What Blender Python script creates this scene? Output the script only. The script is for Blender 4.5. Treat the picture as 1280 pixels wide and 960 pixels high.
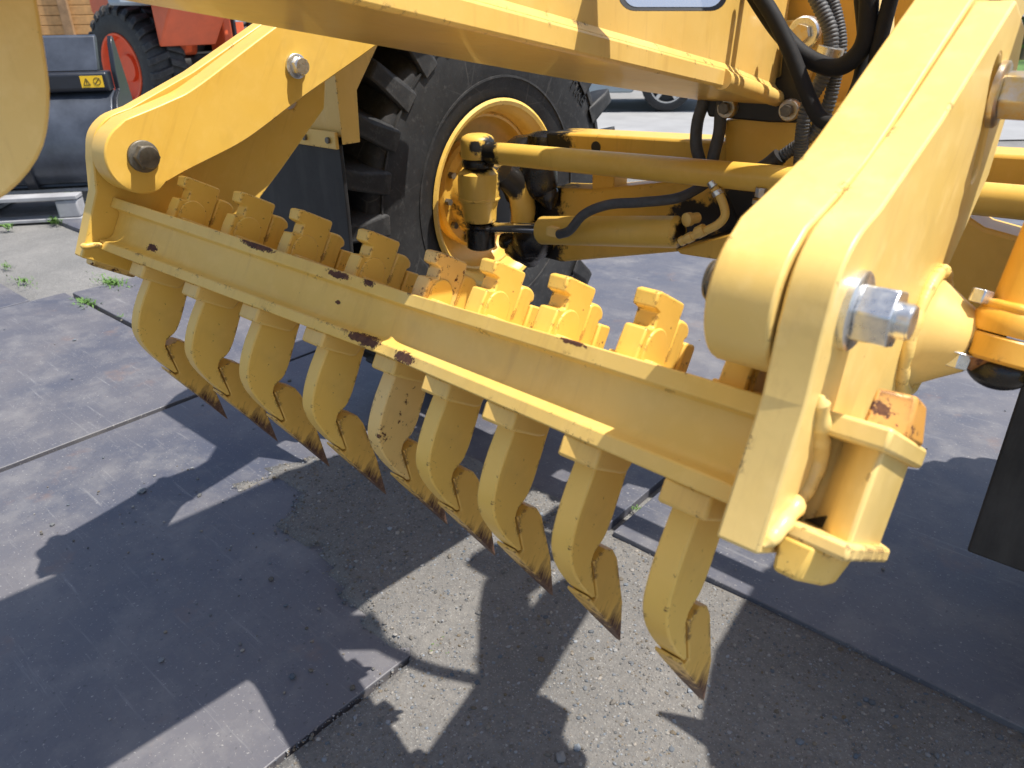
import bpy, bmesh, math, random
from mathutils import Vector, Matrix, noise
from mathutils.geometry import delaunay_2d_cdt

random.seed(7)
for o in list(bpy.data.objects):
    bpy.data.objects.remove(o)
SC = bpy.context.scene
COL = SC.collection
R = math.radians

# ------------------------------------------------------------------ camera
F = 924.0                                   # focal length in pixels of a 1280 x 960 frame
H = 1.02                                    # eye height
YAW, PIT, ROL = R(41.4), R(26.5), R(-1.0)
hv = Vector((-math.sin(YAW), math.cos(YAW), 0)); rv = Vector((math.cos(YAW), math.sin(YAW), 0)); zv = Vector((0, 0, 1))
FW = hv * math.cos(PIT) - zv * math.sin(PIT)
u0 = hv * math.sin(PIT) + zv * math.cos(PIT)
RT = rv * math.cos(ROL) + u0 * math.sin(ROL)
UP = -rv * math.sin(ROL) + u0 * math.cos(ROL)
CAM = Vector((0, 0, H)); GS = H / 1.12
cd = bpy.data.cameras.new('camera')
cam = bpy.data.objects.new('camera', cd)
COL.objects.link(cam)
cam.matrix_world = Matrix(((RT.x, UP.x, -FW.x, 0), (RT.y, UP.y, -FW.y, 0), (RT.z, UP.z, -FW.z, H), (0, 0, 0, 1)))
cd.sensor_width = 36
cd.lens = F / 1280 * 36
cd.clip_start = .02
cd.clip_end = 600
cd.dof.use_dof = True
cd.dof.focus_distance = 1.25
cd.dof.aperture_fstop = 9.0
SC.camera = cam
SC.cycles.max_bounces = 6; SC.cycles.diffuse_bounces = 3; SC.cycles.glossy_bounces = 3

# ------------------------------------------------------------------ light
SUN = Vector((.41, .22, 1)).normalized()     # towards the sun
W = bpy.data.worlds.new('World'); SC.world = W; W.use_nodes = True
wn = W.node_tree.nodes; wl = W.node_tree.links
sky = wn.new('ShaderNodeTexSky'); sky.sky_type = 'NISHITA'; sky.sun_disc = False
sky.sun_elevation = math.asin(SUN.z); sky.sun_rotation = math.atan2(SUN.x, SUN.y)
sky.air_density = 1.0; sky.dust_density = 1.5; sky.ozone_density = 1.0
wl.new(sky.outputs[0], wn['Background'].inputs[0]); wn['Background'].inputs[1].default_value = .138
sl = bpy.data.lights.new('sun', 'SUN'); sl.energy = 5.0; sl.angle = R(.55); sl.color = (1, .955, .88)
so = bpy.data.objects.new('sun', sl); COL.objects.link(so)
so.rotation_euler = (-SUN).to_track_quat('-Z', 'Y').to_euler(); so.location = SUN * 30
SC.view_settings.view_transform = 'Standard'; SC.view_settings.look = 'None'
SC.view_settings.exposure = .5; SC.view_settings.gamma = 1

# ------------------------------------------------------------------ measuring helpers
def ray(px, py): return FW + RT * ((px - 640) / F) - UP * ((py - 480) / F)
def atx(px, py, x): d = ray(px, py); return CAM + d * ((x - CAM.x) / d.x)
def aty(px, py, y): d = ray(px, py); return CAM + d * ((y - CAM.y) / d.y)
def atz(px, py, z): d = ray(px, py); return CAM + d * ((z - CAM.z) / d.z)
def atd(px, py, d): return CAM + ray(px, py) * d

# ------------------------------------------------------------------ materials
def lin(c): return tuple((x / 12.92 if x <= .04045 else ((x + .055) / 1.055) ** 2.4) for x in c)
class NT:
    def __init__(s, name):
        s.m = bpy.data.materials.new(name); s.m.use_nodes = True
        s.n = s.m.node_tree.nodes; s.l = s.m.node_tree.links
        s.b = s.n['Principled BSDF']; s.tc = s.n.new('ShaderNodeTexCoord')
    def noise(s, scale, detail=4, rough=.6, vec=None, dist=0):
        t = s.n.new('ShaderNodeTexNoise'); t.inputs['Scale'].default_value = scale; t.inputs['Detail'].default_value = detail
        t.inputs['Roughness'].default_value = rough; t.inputs['Distortion'].default_value = dist
        s.l.new(vec or s.tc.outputs['Object'], t.inputs['Vector']); return t.outputs['Fac']
    def mapv(s, scale, loc=(0, 0, 0), rot=(0, 0, 0), src='Object'):
        t = s.n.new('ShaderNodeMapping'); t.inputs['Scale'].default_value = scale; t.inputs['Location'].default_value = loc; t.inputs['Rotation'].default_value = rot
        s.l.new(s.tc.outputs[src], t.inputs['Vector']); return t.outputs[0]
    def ramp(s, fac, p0, p1, c0=(0, 0, 0, 1), c1=(1, 1, 1, 1)):
        t = s.n.new('ShaderNodeValToRGB'); e = t.color_ramp.elements
        e[0].position = p0; e[1].position = p1; e[0].color = c0; e[1].color = c1
        s.l.new(fac, t.inputs[0]); return t.outputs[0]
    def math(s, op, a, b=None, clamp=False):
        t = s.n.new('ShaderNodeMath'); t.operation = op; t.use_clamp = clamp
        for i, v in enumerate((a, b)):
            if v is None: continue
            if isinstance(v, (int, float)): t.inputs[i].default_value = v
            else: s.l.new(v, t.inputs[i])
        return t.outputs[0]
    def mix(s, fac, a, b):
        t = s.n.new('ShaderNodeMix'); t.data_type = 'RGBA'
        for i, v in ((0, fac), (6, a), (7, b)):
            if isinstance(v, (int, float)): t.inputs[i].default_value = v
            elif isinstance(v, tuple): t.inputs[i].default_value = (*v[:3], 1)
            else: s.l.new(v, t.inputs[i])
        return t.outputs[2]
    def edge(s, radius=.006):
        bv = s.n.new('ShaderNodeBevel'); bv.samples = 2; bv.inputs[0].default_value = radius
        g = s.n.new('ShaderNodeNewGeometry'); d = s.n.new('ShaderNodeVectorMath'); d.operation = 'DOT_PRODUCT'
        s.l.new(bv.outputs[0], d.inputs[0]); s.l.new(g.outputs['Normal'], d.inputs[1])
        return s.ramp(d.outputs['Value'], .93, .998, (1, 1, 1, 1), (0, 0, 0, 1))
    def bump(s, h, strength=.2, dist=.002):
        t = s.n.new('ShaderNodeBump'); t.inputs['Strength'].default_value = strength; t.inputs['Distance'].default_value = dist
        s.l.new(h, t.inputs['Height']); s.l.new(t.outputs[0], s.b.inputs['Normal'])
    def done(s, col=None, rough=None, metal=None, spec=None, coat=None):
        for k, v in (('Base Color', col), ('Roughness', rough), ('Metallic', metal), ('Specular IOR Level', spec), ('Coat Weight', coat)):
            if v is None: continue
            if isinstance(v, (int, float)): s.b.inputs[k].default_value = v
            elif isinstance(v, tuple): s.b.inputs[k].default_value = (*v[:3], 1)
            else: s.l.new(v, s.b.inputs[k])
        return s.m

RUST = (.055, .018, .012)
YEL = (.80, .53, .15)
def paint(name, base=YEL, wear=.5, rough=.42, rustspots=0.0, tip=None, grease=None, spots=None, dust=.25):
    t = NT(name)
    big = t.noise(5, 3, .5); mid = t.noise(38, 4, .65)
    pale = tuple(min(1, c * 1.05 + .06) for c in base); deep = (base[0] * .93, base[1] * .88, base[2] * .72)
    c = t.mix(t.ramp(big, .35, .68), deep, base)
    c = t.mix(t.math('MULTIPLY', t.ramp(mid, .50, .78), dust), c, pale)
    c = t.mix(t.math('MULTIPLY', t.ramp(t.noise(11, 3, .7), .57, .75), .22), c, (base[0] * .55, base[1] * .52, base[2] * .5))
    run = t.noise(1.0, 4, .7, vec=t.mapv((45, 45, 5)))
    c = t.mix(t.math('MULTIPLY', t.ramp(run, .56, .74), .30), c, (base[0] * .62, base[1] * .50, base[2] * .42))
    c = t.mix(t.math('MULTIPLY', t.ramp(t.noise(2.3, 5, .65), .45, .70), dust * .35), c, (.66, .55, .34))
    chip = None
    if wear > 0:
        em = t.edge(.009)
        chip = t.ramp(t.math('ADD', t.noise(34, 5, .75), t.math('MULTIPLY', em, .16 + .03 * wear)), .80 - .09 * wear, .815 - .09 * wear)
        sp = t.ramp(t.noise(130, 3, .7), .765 - .045 * wear, .785 - .045 * wear)
        chip = t.math('MAXIMUM', chip, sp)
    if rustspots > 0:
        sp = t.ramp(t.noise(48, 5, .75), .66 - .12 * rustspots, .69 - .1 * rustspots)
        chip = t.math('MAXIMUM', chip, sp) if chip else sp
    if spots:
        wob = t.math('MULTIPLY', t.math('SUBTRACT', t.noise(150, 6, .8), .5), 3.2)
        for (x, y, z, r, st) in spots:
            mp = t.n.new('ShaderNodeMapping'); mp.vector_type = 'TEXTURE'
            mp.inputs['Location'].default_value = (x, y, z); mp.inputs['Scale'].default_value = (r * st, .05, r)
            t.l.new(t.tc.outputs['Object'], mp.inputs['Vector'])
            ln = t.n.new('ShaderNodeVectorMath'); ln.operation = 'LENGTH'; t.l.new(mp.outputs[0], ln.inputs[0])
            k = t.math('LESS_THAN', t.math('ADD', ln.outputs['Value'], wob), 1.0)
            chip = t.math('MAXIMUM', chip, k) if chip else k
    if tip:                                    # worn bare steel towards the digging end, local z below tip
        sx = t.n.new('ShaderNodeSeparateXYZ'); t.l.new(t.tc.outputs['Object'], sx.inputs[0])
        k = t.math('ADD', sx.outputs['Z'], t.math('MULTIPLY', t.math('SUBTRACT', t.noise(70, 5, .7, vec=t.mapv((1, 1, .25))), .5), tip[1]))
        k = t.ramp(t.math('MULTIPLY', k, 10), tip[0] * 10 - .10, tip[0] * 10 + .12, (1, 1, 1, 1), (0, 0, 0, 1))
        chip = t.math('MAXIMUM', chip, k) if chip else k
    if grease:
        for (x, y, z, r) in grease:
            mp = t.n.new('ShaderNodeMapping'); mp.vector_type = 'TEXTURE'
            mp.inputs['Location'].default_value = (x, y, z); mp.inputs['Scale'].default_value = (r, r, r)
            t.l.new(t.tc.outputs['Object'], mp.inputs['Vector'])
            ln = t.n.new('ShaderNodeVectorMath'); ln.operation = 'LENGTH'; t.l.new(mp.outputs[0], ln.inputs[0])
            k = t.math('ADD', ln.outputs['Value'], t.math('MULTIPLY', t.math('SUBTRACT', t.noise(28, 5, .7), .5), 1.4))
            k = t.ramp(k, .80, 1.0, (1, 1, 1, 1), (0, 0, 0, 1))
            c = t.mix(k, c, (.012, .010, .008))
    if chip:
        rc = t.mix(t.ramp(t.noise(90, 4, .7), .35, .7), RUST, (.14, .055, .022))
        if tip: rc = t.mix(t.ramp(t.noise(60, 5, .8), .4, .65), RUST, (.16, .09, .055))
        c = t.mix(chip, c, rc)
        rr = t.mix(chip, (rough,) * 3, (.8,) * 3)
    else: rr = t.mix(.5, (rough,) * 3, (rough,) * 3)
    rr = t.math('ADD', rr, t.math('MULTIPLY', t.math('SUBTRACT', mid, .5), .22))
    t.bump(t.noise(60, 3, .65), .16, .0012)
    return t.done(c, rr, spec=.45, coat=.08)

def plain(name, col, rough=.6, metal=0, var=.25, nscale=20, bump=.15, spec=.5):
    t = NT(name)
    n = t.noise(nscale, 5, .65)
    c = t.mix(t.ramp(n, .3, .72), tuple(x * (1 - var) for x in col), tuple(min(1, x * (1 + var)) for x in col))
    t.bump(n, bump, .002)
    return t.done(c, t.math('ADD', t.math('MULTIPLY', t.math('SUBTRACT', n, .5), .2), rough), metal, spec)

M = {}
M['yellow'] = paint('yellow_paint', wear=.35)
M['frame'] = paint('frame_paint', wear=.3, rough=.34)
M['arm'] = paint('arm_paint', base=(.82, .53, .11), wear=.2, rough=.4)
M['sunlit_side'] = paint('sunlit_side_paint', base=(.85, .61, .21), wear=.3, rough=.38, dust=.5)  # creamier copy of the yellow: strong sunlight put into the right-hand paint
M['shank'] = paint('shank_paint', base=(.84, .54, .115), wear=.7, rustspots=.12)
M['shanktop_rusty'] = paint('weathered_shank_paint', base=(.82, .56, .20), wear=.8, rustspots=.58)
M['point'] = paint('point_paint', base=(.72, .43, .08), wear=.8, rustspots=.25, tip=(.042, .10))
M['blur'] = paint('bracket_paint', base=(.85, .60, .21), wear=.15, dust=.5)  # paler base puts bright sunlight into the hanger plate's colour

def yellow_grease(name, spots): return paint(name, base=(.78, .49, .09), wear=.3, grease=spots)
t = NT('zinc'); n = t.noise(160, 4, .6); M['zinc'] = t.done(t.mix(t.ramp(n, .3, .7), (.55, .56, .57), (.72, .72, .70)), t.math('ADD', t.math('MULTIPLY', n, .25), .17), .9)
t = NT('zinc_yellow'); n = t.noise(60, 5, .7); M['zincy'] = t.done(t.mix(t.ramp(n, .35, .65), (.50, .50, .52), (.55, .40, .16)), t.math('ADD', t.math('MULTIPLY', n, .3), .2), .85)
M['bolt'] = plain('dull_bolt', (.16, .145, .12), .5, .6, .3, 90)
M['chrome'] = plain('chrome_rod', (.75, .75, .75), .08, 1, .05, 10, .02)
M['black'] = plain('black_paint', (.012, .012, .013), .5, 0, .3, 30)
M['grease'] = plain('grease_black', (.010, .008, .007), .28, 0, .4, 40, .6)
M['hose'] = plain('rubber_hose', (.010, .010, .011), .72, 0, .3, 60, .3, .3)
M['hoseg'] = plain('grey_hose', (.065, .068, .072), .6, 0, .25, 60, .3)
t = NT('tyre'); n = t.noise(14, 6, .7)
vo = t.n.new('ShaderNodeTexVoronoi'); vo.feature = 'DISTANCE_TO_EDGE'; vo.inputs['Scale'].default_value = 9; t.l.new(t.tc.outputs['Object'], vo.inputs['Vector'])
te = t.math('MULTIPLY', t.edge(.02), t.ramp(t.noise(30, 4, .7), .38, .6))
ck_ = t.math('MULTIPLY', t.ramp(vo.outputs['Distance'], .006, .016, (1, 1, 1, 1), (0, 0, 0, 1)), t.ramp(t.noise(5, 3, .6), .48, .6))
fl = t.math('MAXIMUM', t.math('MAXIMUM', t.ramp(t.noise(60, 5, .75), .55, .72), te), ck_)
M['tyre'] = t.done(t.mix(t.math('MULTIPLY', fl, .35), t.mix(t.ramp(n, .3, .7), (.012, .012, .013), (.030, .030, .031)), (.13, .125, .12)), .62, spec=.4); t.bump(t.noise(120, 4, .6), .25, .002)
t = NT('rubber_flap'); n = t.noise(9, 5, .7); M['flap'] = t.done(t.mix(t.math('MULTIPLY', t.ramp(t.noise(3, 6, .7, vec=t.mapv((6, 1, 1.2))), .45, .75), .5), t.mix(t.ramp(n, .3, .75), (.011, .011, .012), (.028, .028, .030)), (.075, .072, .068)), .58, spec=.4)

# ground materials
def steelmat():
    t = NT('steel_plate'); P = t.tc.outputs['Object']
    geo = t.n.new('ShaderNodeNewGeometry'); gp = geo.outputs['Position']
    a = t.noise(1.6, 6, .62, vec=gp, dist=.5); b = t.noise(7, 7, .7, vec=gp); f = t.noise(160, 3, .6, vec=gp)
    mp = t.n.new('ShaderNodeMapping'); mp.inputs['Scale'].default_value = (1.2, 22, 1); mp.inputs['Rotation'].default_value = (0, 0, .5); t.l.new(gp, mp.inputs['Vector'])
    scr = t.noise(3.0, 6, .75, vec=mp.outputs[0])
    c = t.mix(t.ramp(a, .36, .64), (.070, .075, .100), (.128, .122, .130))
    c = t.mix(t.math('MULTIPLY', t.ramp(b, .48, .74), .6), c, (.225, .215, .208))
    c = t.mix(t.math('MULTIPLY', t.ramp(scr, .58, .72), .5), c, (.30, .295, .29))
    c = t.mix(t.math('MULTIPLY', t.ramp(t.noise(4.5, 5, .7, vec=gp), .60, .72), .4), c, (.22, .13, .09))
    c = t.mix(t.math('MULTIPLY', t.ramp(f, .63, .70), .6), c, (.38, .36, .34))
    c = t.mix(t.math('MULTIPLY', t.ramp(t.noise(90, 3, .6, vec=gp), .30, .36, (1, 1, 1, 1), (0, 0, 0, 1)), .6), c, (.06, .06, .065))
    t.bump(t.math('ADD', t.math('MULTIPLY', b, .6), t.math('MULTIPLY', f, .25)), .35, .004)
    return t.done(c, t.math('ADD', t.math('MULTIPLY', b, .3), .36), spec=.5)
M['plate'] = steelmat()
def gravmat(name, c0, c1, c2):
    t = NT(name)
    geo = t.n.new('ShaderNodeNewGeometry'); gp = geo.outputs['Position']
    a = t.noise(3.0, 5, .6, vec=gp); b = t.noise(60, 5, .75, vec=gp); f = t.noise(220, 3, .7, vec=gp)
    v = t.n.new('ShaderNodeTexVoronoi'); v.inputs['Scale'].default_value = 110; t.l.new(gp, v.inputs['Vector'])
    c = t.mix(t.ramp(a, .38, .62), c0, c1)
    c = t.mix(t.math('MULTIPLY', t.ramp(b, .45, .7), .6), c, c2)
    c = t.mix(t.math('MULTIPLY', t.ramp(f, .60, .68), .55), c, (.42, .41, .38))
    c = t.mix(t.math('MULTIPLY', t.ramp(v.outputs['Distance'], .0, .35, (1, 1, 1, 1), (0, 0, 0, 1)), .25), c, (.34, .33, .30))
    t.bump(t.math('ADD', b, t.math('MULTIPLY', f, .6)), .8, .006)
    return t.done(c, .92, spec=.2)
M['gravel'] = gravmat('gravel', (.150, .144, .136), (.195, .184, .170), (.105, .102, .10))
M['yard'] = gravmat('yard_ground', (.165, .162, .157), (.215, .208, .198), (.13, .127, .12))
def stonemat():
    t = NT('stones'); oi = t.n.new('ShaderNodeVertexColor'); oi.layer_name = 'Col'
    t.bump(t.noise(300, 3, .6), .3, .002)
    return t.done(oi.outputs[0], .85, spec=.25)
M['stone'] = stonemat()
M['leaf'] = plain('leaf', (.075, .14, .03), .55, 0, .5, 3, .1); M['leaf'].node_tree.nodes['Principled BSDF'].inputs['Transmission Weight'].default_value = 0
M['weed'] = plain('weed_leaf', (.10, .20, .035), .6, 0, .4, 6, .1)
M['bark'] = plain('bark', (.10, .075, .05), .9, 0, .4, 20, .6)
M['concrete'] = plain('concrete', (.27, .27, .27), .85, 0, .12, 3, .2)
M['asphalt'] = plain('road_surface', (.21, .205, .195), .9, 0, .15, 4, .3)
M['wood'] = plain('wood_board', (.50, .27, .10), .6, 0, .25, 8, .2)
M['woodpost'] = plain('wood_post', (.30, .18, .09), .7, 0, .3, 8, .2)
M['orange'] = plain('orange_paint', (.62, .105, .035), .4, 0, .12, 6, .05)
M['orangerim'] = plain('orange_rim', (.75, .085, .020), .45, 0, .15, 6, .05)
M['bluegrey'] = plain('blue_grey_panel', (.30, .36, .42), .5, 0, .1, 4, .05)
M['bucketblack'] = plain('bucket_black', (.014, .016, .022), .33, 0, .4, 5, .08)
M['bucketgrey'] = plain('bucket_worn_steel', (.060, .068, .085), .34, .2, .45, 4, .1)
M['palletwood'] = plain('pallet_plastic', (.30, .30, .31), .75, 0, .25, 6, .3)
M['sticker'] = plain('sticker_yellow', (.85, .52, .02), .5, 0, .05, 3, 0)
M['ink'] = plain('sticker_ink', (.06, .04, .01), .6, 0, .05, 3, 0)
M['carpaint'] = plain('car_paint', (.30, .36, .40), .25, .3, .05, 2, 0)
M['glass'] = plain('dark_glass', (.02, .025, .03), .06, 0, .1, 2, 0, .8)
M['lampglass'] = plain('mirror_glass', (.75, .76, .74), .12, .9, .05, 2, 0)

# ------------------------------------------------------------------ mesh helpers
def link(o, parent=None):
    COL.objects.link(o)
    if parent is not None: o.parent = parent
    return o
def finish(name, verts, faces, mat, parent=None, smooth=False, bevel=0, seg=2, auto=True):
    me = bpy.data.meshes.new(name)
    me.from_pydata([tuple(v) for v in verts], [], faces); me.update()
    bm = bmesh.new(); bm.from_mesh(me); bmesh.ops.recalc_face_normals(bm, faces=bm.faces); bm.to_mesh(me); bm.free()
    me.materials.append(mat)
    if smooth:
        for p in me.polygons: p.use_smooth = True
        if auto:
            try: me.set_sharp_from_angle(angle=R(38))
            except Exception: pass
    o = link(bpy.data.objects.new(name, me), parent)
    if bevel:
        b = o.modifiers.new('bevel', 'BEVEL'); b.width = bevel; b.segments = seg; b.limit_method = 'ANGLE'; b.angle_limit = R(35)
        b.harden_normals = False
        for p in me.polygons: p.use_smooth = True
        try: me.set_sharp_from_angle(angle=R(30))
        except Exception: pass
    return o
class G:
    """collects shapes into one mesh"""
    def __init__(s): s.v = []; s.f = []
    def add(s, v, f):
        k = len(s.v); s.v += [Vector(a) for a in v]; s.f += [tuple(i + k for i in q) for q in f]; return s
    def box(s, c, d, rot=None):
        c = Vector(c); vs = []
        for x in (-1, 1):
            for y in (-1, 1):
                for z in (-1, 1):
                    p = Vector((x * d[0] / 2, y * d[1] / 2, z * d[2] / 2))
                    vs.append(c + (rot @ p if rot else p))
        return s.add(vs, [(0, 1, 3, 2), (4, 6, 7, 5), (0, 4, 5, 1), (2, 3, 7, 6), (0, 2, 6, 4), (1, 5, 7, 3)])
    def cyl(s, a, b, r0, r1=None, n=24, caps=True, ph=0):
        a, b = Vector(a), Vector(b); r1 = r0 if r1 is None else r1
        d = (b - a).normalized(); u = d.orthogonal().normalized(); w = d.cross(u)
        vs = [a + (u * math.cos(ph + 2 * math.pi * i / n) + w * math.sin(ph + 2 * math.pi * i / n)) * r0 for i in range(n)]
        vs += [b + (u * math.cos(ph + 2 * math.pi * i / n) + w * math.sin(ph + 2 * math.pi * i / n)) * r1 for i in range(n)]
        fs = [(i, (i + 1) % n, n + (i + 1) % n, n + i) for i in range(n)]
        if caps: fs += [tuple(range(n))[::-1], tuple(range(n, 2 * n))]
        return s.add(vs, fs)
    def lathe(s, o, axis, prof, n=48, close=False, u=None):
        """prof: (distance along axis, radius)"""
        o = Vector(o); d = Vector(axis).normalized(); u = (Vector(u) if u else d.orthogonal()).normalized(); w = d.cross(u)
        vs = []; m = len(prof)
        for i in range(n):
            a = 2 * math.pi * i / n; e = u * math.cos(a) + w * math.sin(a)
            vs += [o + d * h + e * r for h, r in prof]
        fs = []
        for i in range(n):
            j = (i + 1) % n
            for k in range(m - 1 + (1 if close else 0)):
                k2 = (k + 1) % m
                fs.append((i * m + k, j * m + k, j * m + k2, i * m + k2))
        return s.add(vs, fs)
    def tube(s, pts, r, n=12, rad=None):
        pts = [Vector(p) for p in pts]; m = len(pts)
        up = None; vs = []
        for i, p in enumerate(pts):
            tg = (pts[min(i + 1, m - 1)] - pts[max(i - 1, 0)]).normalized()
            if up is None: up = tg.orthogonal().normalized()
            else: up = (up - tg * up.dot(tg)).normalized()
            w = tg.cross(up); q = rad[i] if rad else r
            vs += [p + (up * math.cos(2 * math.pi * k / n) + w * math.sin(2 * math.pi * k / n)) * q for k in range(n)]
        fs = [(i * n + k, i * n + (k + 1) % n, (i + 1) * n + (k + 1) % n, (i + 1) * n + k) for i in range(m - 1) for k in range(n)]
        fs += [tuple(range(n))[::-1], tuple(range((m - 1) * n, m * n))]
        return s.add(vs, fs)
    def prism(s, outline, x0, x1, axis='x'):
        """outline in (y, z), extruded along x"""
        n = len(outline)
        vs = [Vector((x0, a, b)) for a, b in outline] + [Vector((x1, a, b)) for a, b in outline]
        fs = [tuple(range(n))[::-1], tuple(range(n, 2 * n))] + [(i, (i + 1) % n, n + (i + 1) % n, n + i) for i in range(n)]
        return s.add(vs, fs)
    def sphere(s, c, r, n=20, m=12, sc=(1, 1, 1)):
        c = Vector(c); vs = []
        for i in range(m + 1):
            a = math.pi * i / m
            for k in range(n):
                b = 2 * math.pi * k / n
                vs.append(c + Vector((math.sin(a) * math.cos(b) * sc[0], math.sin(a) * math.sin(b) * sc[1], math.cos(a) * sc[2])) * r)
        fs = [(i * n + k, i * n + (k + 1) % n, (i + 1) * n + (k + 1) % n, (i + 1) * n + k) for i in range(m) for k in range(n)]
        return s.add(vs, fs)
    def build(s, name, mat, parent=None, smooth=False, bevel=0, seg=2): return finish(name, s.v, s.f, mat, parent, smooth, bevel, seg)

def spline(pts, k=8):
    pts = [Vector(p) for p in pts]; out = []
    P = [pts[0] * 2 - pts[1]] + pts + [pts[-1] * 2 - pts[-2]]
    for i in range(1, len(P) - 2):
        a, b, c, d = P[i - 1], P[i], P[i + 1], P[i + 2]
        for j in range(k):
            t = j / k
            out.append(.5 * ((2 * b) + (c - a) * t + (2 * a - 5 * b + 4 * c - d) * t * t + (3 * b - a - 3 * c + d) * t ** 3))
    out.append(pts[-1]); return out
def spl2(pts, k=6): return [(p.x, p.y) for p in spline([(a, b, 0) for a, b in pts], k)]
def plate(name, outline, holes, x0, x1, mat, parent, bevel=.002):
    """flat plate in the y z plane with holes, thickness along x"""
    pts = [Vector(p) for p in outline]; edges = []; n = len(pts)
    edges = [(i, (i + 1) % n) for i in range(n)]
    for h in holes:
        k = len(pts); pts += [Vector(p) for p in h]; edges += [(k + i, k + (i + 1) % len(h)) for i in range(len(h))]
    V2, E2, F2, *_ = delaunay_2d_cdt(pts, edges, [], 0, 1e-6)
    def inside(p, poly):
        c = False; j = len(poly) - 1
        for i in range(len(poly)):
            if (poly[i][1] > p[1]) != (poly[j][1] > p[1]) and p[0] < (poly[j][0] - poly[i][0]) * (p[1] - poly[i][1]) / (poly[j][1] - poly[i][1]) + poly[i][0]: c = not c
            j = i
        return c
    keep = []
    for f in F2:
        m = sum((V2[i] for i in f), Vector((0, 0))) / len(f)
        if inside(m, outline) and not any(inside(m, h) for h in holes): keep.append(tuple(f))
    nv = len(V2)
    vs = [Vector((x0, v.x, v.y)) for v in V2] + [Vector((x1, v.x, v.y)) for v in V2]
    fs = [tuple(reversed(f)) for f in keep] + [tuple(i + nv for i in f) for f in keep]
    cnt = {}
    for f in keep:
        for i in range(len(f)):
            e = (f[i], f[(i + 1) % len(f)]); cnt[tuple(sorted(e))] = cnt.get(tuple(sorted(e)), []) + [e]
    for k, l in cnt.items():
        if len(l) == 1: a, b = l[0]; fs.append((a, b, b + nv, a + nv))
    o = finish(name, vs, fs, mat, parent, False, 0)
    bm = bmesh.new(); bm.from_mesh(o.data); bmesh.ops.dissolve_limit(bm, angle_limit=R(1), verts=bm.verts, edges=bm.edges); bm.to_mesh(o.data); bm.free()
    if bevel:
        b = o.modifiers.new('bevel', 'BEVEL'); b.width = bevel; b.segments = 2; b.limit_method = 'ANGLE'; b.angle_limit = R(40)
        for p in o.data.polygons: p.use_smooth = True
        try: o.data.set_sharp_from_angle(angle=R(30))
        except Exception: pass
    return o
def thing(name, label, cat, loc=(0, 0, 0), rot=(0, 0, 0), group=None):
    o = link(bpy.data.objects.new(name, None)); o.location = loc; o.rotation_euler = rot; o.empty_display_size = .1
    return tag(o, label, cat, group)
def tag(o, label, cat, group=None):
    o['label'] = label; o['category'] = cat
    if group: o['group'] = group
    return o
def struct(o): o['kind'] = 'structure'; return o
def stuff(o): o['kind'] = 'stuff'; return o
def local(o, mat): return o

# ================================================================== GROUND
gv = []; N = 60
gnd = finish('ground', [(-200, -200, -.024), (200, -200, -.024), (200, 200, -.024), (-200, 200, -.024)], [(0, 1, 2, 3)], M['yard'])
struct(gnd); gnd['label'] = 'pale gravelly yard ground around the machine'
road = finish('road', [(-60, 3, -.02), (60, 64, -.02), (55, 74, -.02), (-65, 13, -.02)], [(0, 1, 2, 3)], M['asphalt'])
bpy.data.objects.remove(road)
# road: a band running across the view behind the machine
cv = hv; sv = rv
def band(name, d0, d1, z, mat, half=80):
    a = hv * d0 * GS; b = hv * d1 * GS
    return struct(finish(name, [a - rv * half + zv * z, a + rv * half + zv * z, b + rv * half + zv * z, b - rv * half + zv * z], [(0, 1, 2, 3)], mat))
band('road', 10.2, 14.2, -.016, M['asphalt'])
band('pavement', 7.3, 10.1, -.012, M['concrete'])
band('verge', 14.3, 40, -.012, M['weed'])

# steel plates, top faces at z = 0
def steel(x0, x1, y0, y1, label, dz=0, tilt=0):
    x0, x1, y0, y1 = x0 * GS, x1 * GS, y0 * GS, y1 * GS
    g = G(); nx, ny = max(2, int((x1 - x0) / .12)), max(2, int((y1 - y0) / .12))
    cx, cy = (x0 + x1) / 2, (y0 + y1) / 2
    vs = []; fs = []
    for i in range(nx + 1):
        for j in range(ny + 1):
            x = x0 + (x1 - x0) * i / nx; y = y0 + (y1 - y0) * j / ny
            z = dz + .0025 * noise.noise(Vector((x * .9, y * .9, 3))) + tilt * (x - cx)
            vs.append((x - cx + .004 * noise.noise(Vector((y * 4, x, 1))) * (i in (0, nx)), y - cy + .004 * noise.noise(Vector((x * 4, y, 7))) * (j in (0, ny)), z))
    def id(i, j): return i * (ny + 1) + j
    fs = [(id(i, j), id(i + 1, j), id(i + 1, j + 1), id(i, j + 1)) for i in range(nx) for j in range(ny)]
    rim = [id(i, 0) for i in range(nx + 1)] + [id(nx, j) for j in range(1, ny + 1)] + [id(i, ny) for i in range(nx - 1, -1, -1)] + [id(0, j) for j in range(ny - 1, 0, -1)]
    k = len(vs); vs += [(vs[i][0], vs[i][1], dz - .022) for i in rim]
    fs += [(rim[i], rim[(i + 1) % len(rim)], k + (i + 1) % len(rim), k + i) for i in range(len(rim))]
    o = finish('steel_plate', vs, fs, M['plate'], smooth=True, bevel=.002)
    o.location = (cx, cy, 0)
    return tag(o, label, 'steel plate', 'steel road plates laid over the yard')
steel(-2.235, -.862, -2.2, 1.085, 'dark steel road plate under the left tines, mostly in shadow')
steel(-2.235, -.80, 1.105, 4.1, 'steel road plate lying under the front wheel')
steel(-.775, .62, 1.238, 4.2, 'large steel road plate right of the gravel strip, under the outer socket', .0)
steel(-3.72, -2.26, -1.9, 1.09, 'scuffed pale steel road plate at the left edge of the picture')
steel(-3.70, -2.255, 1.115, 4.1, 'steel road plate behind the left end plate, weeds along its near edge', -.002)
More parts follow.
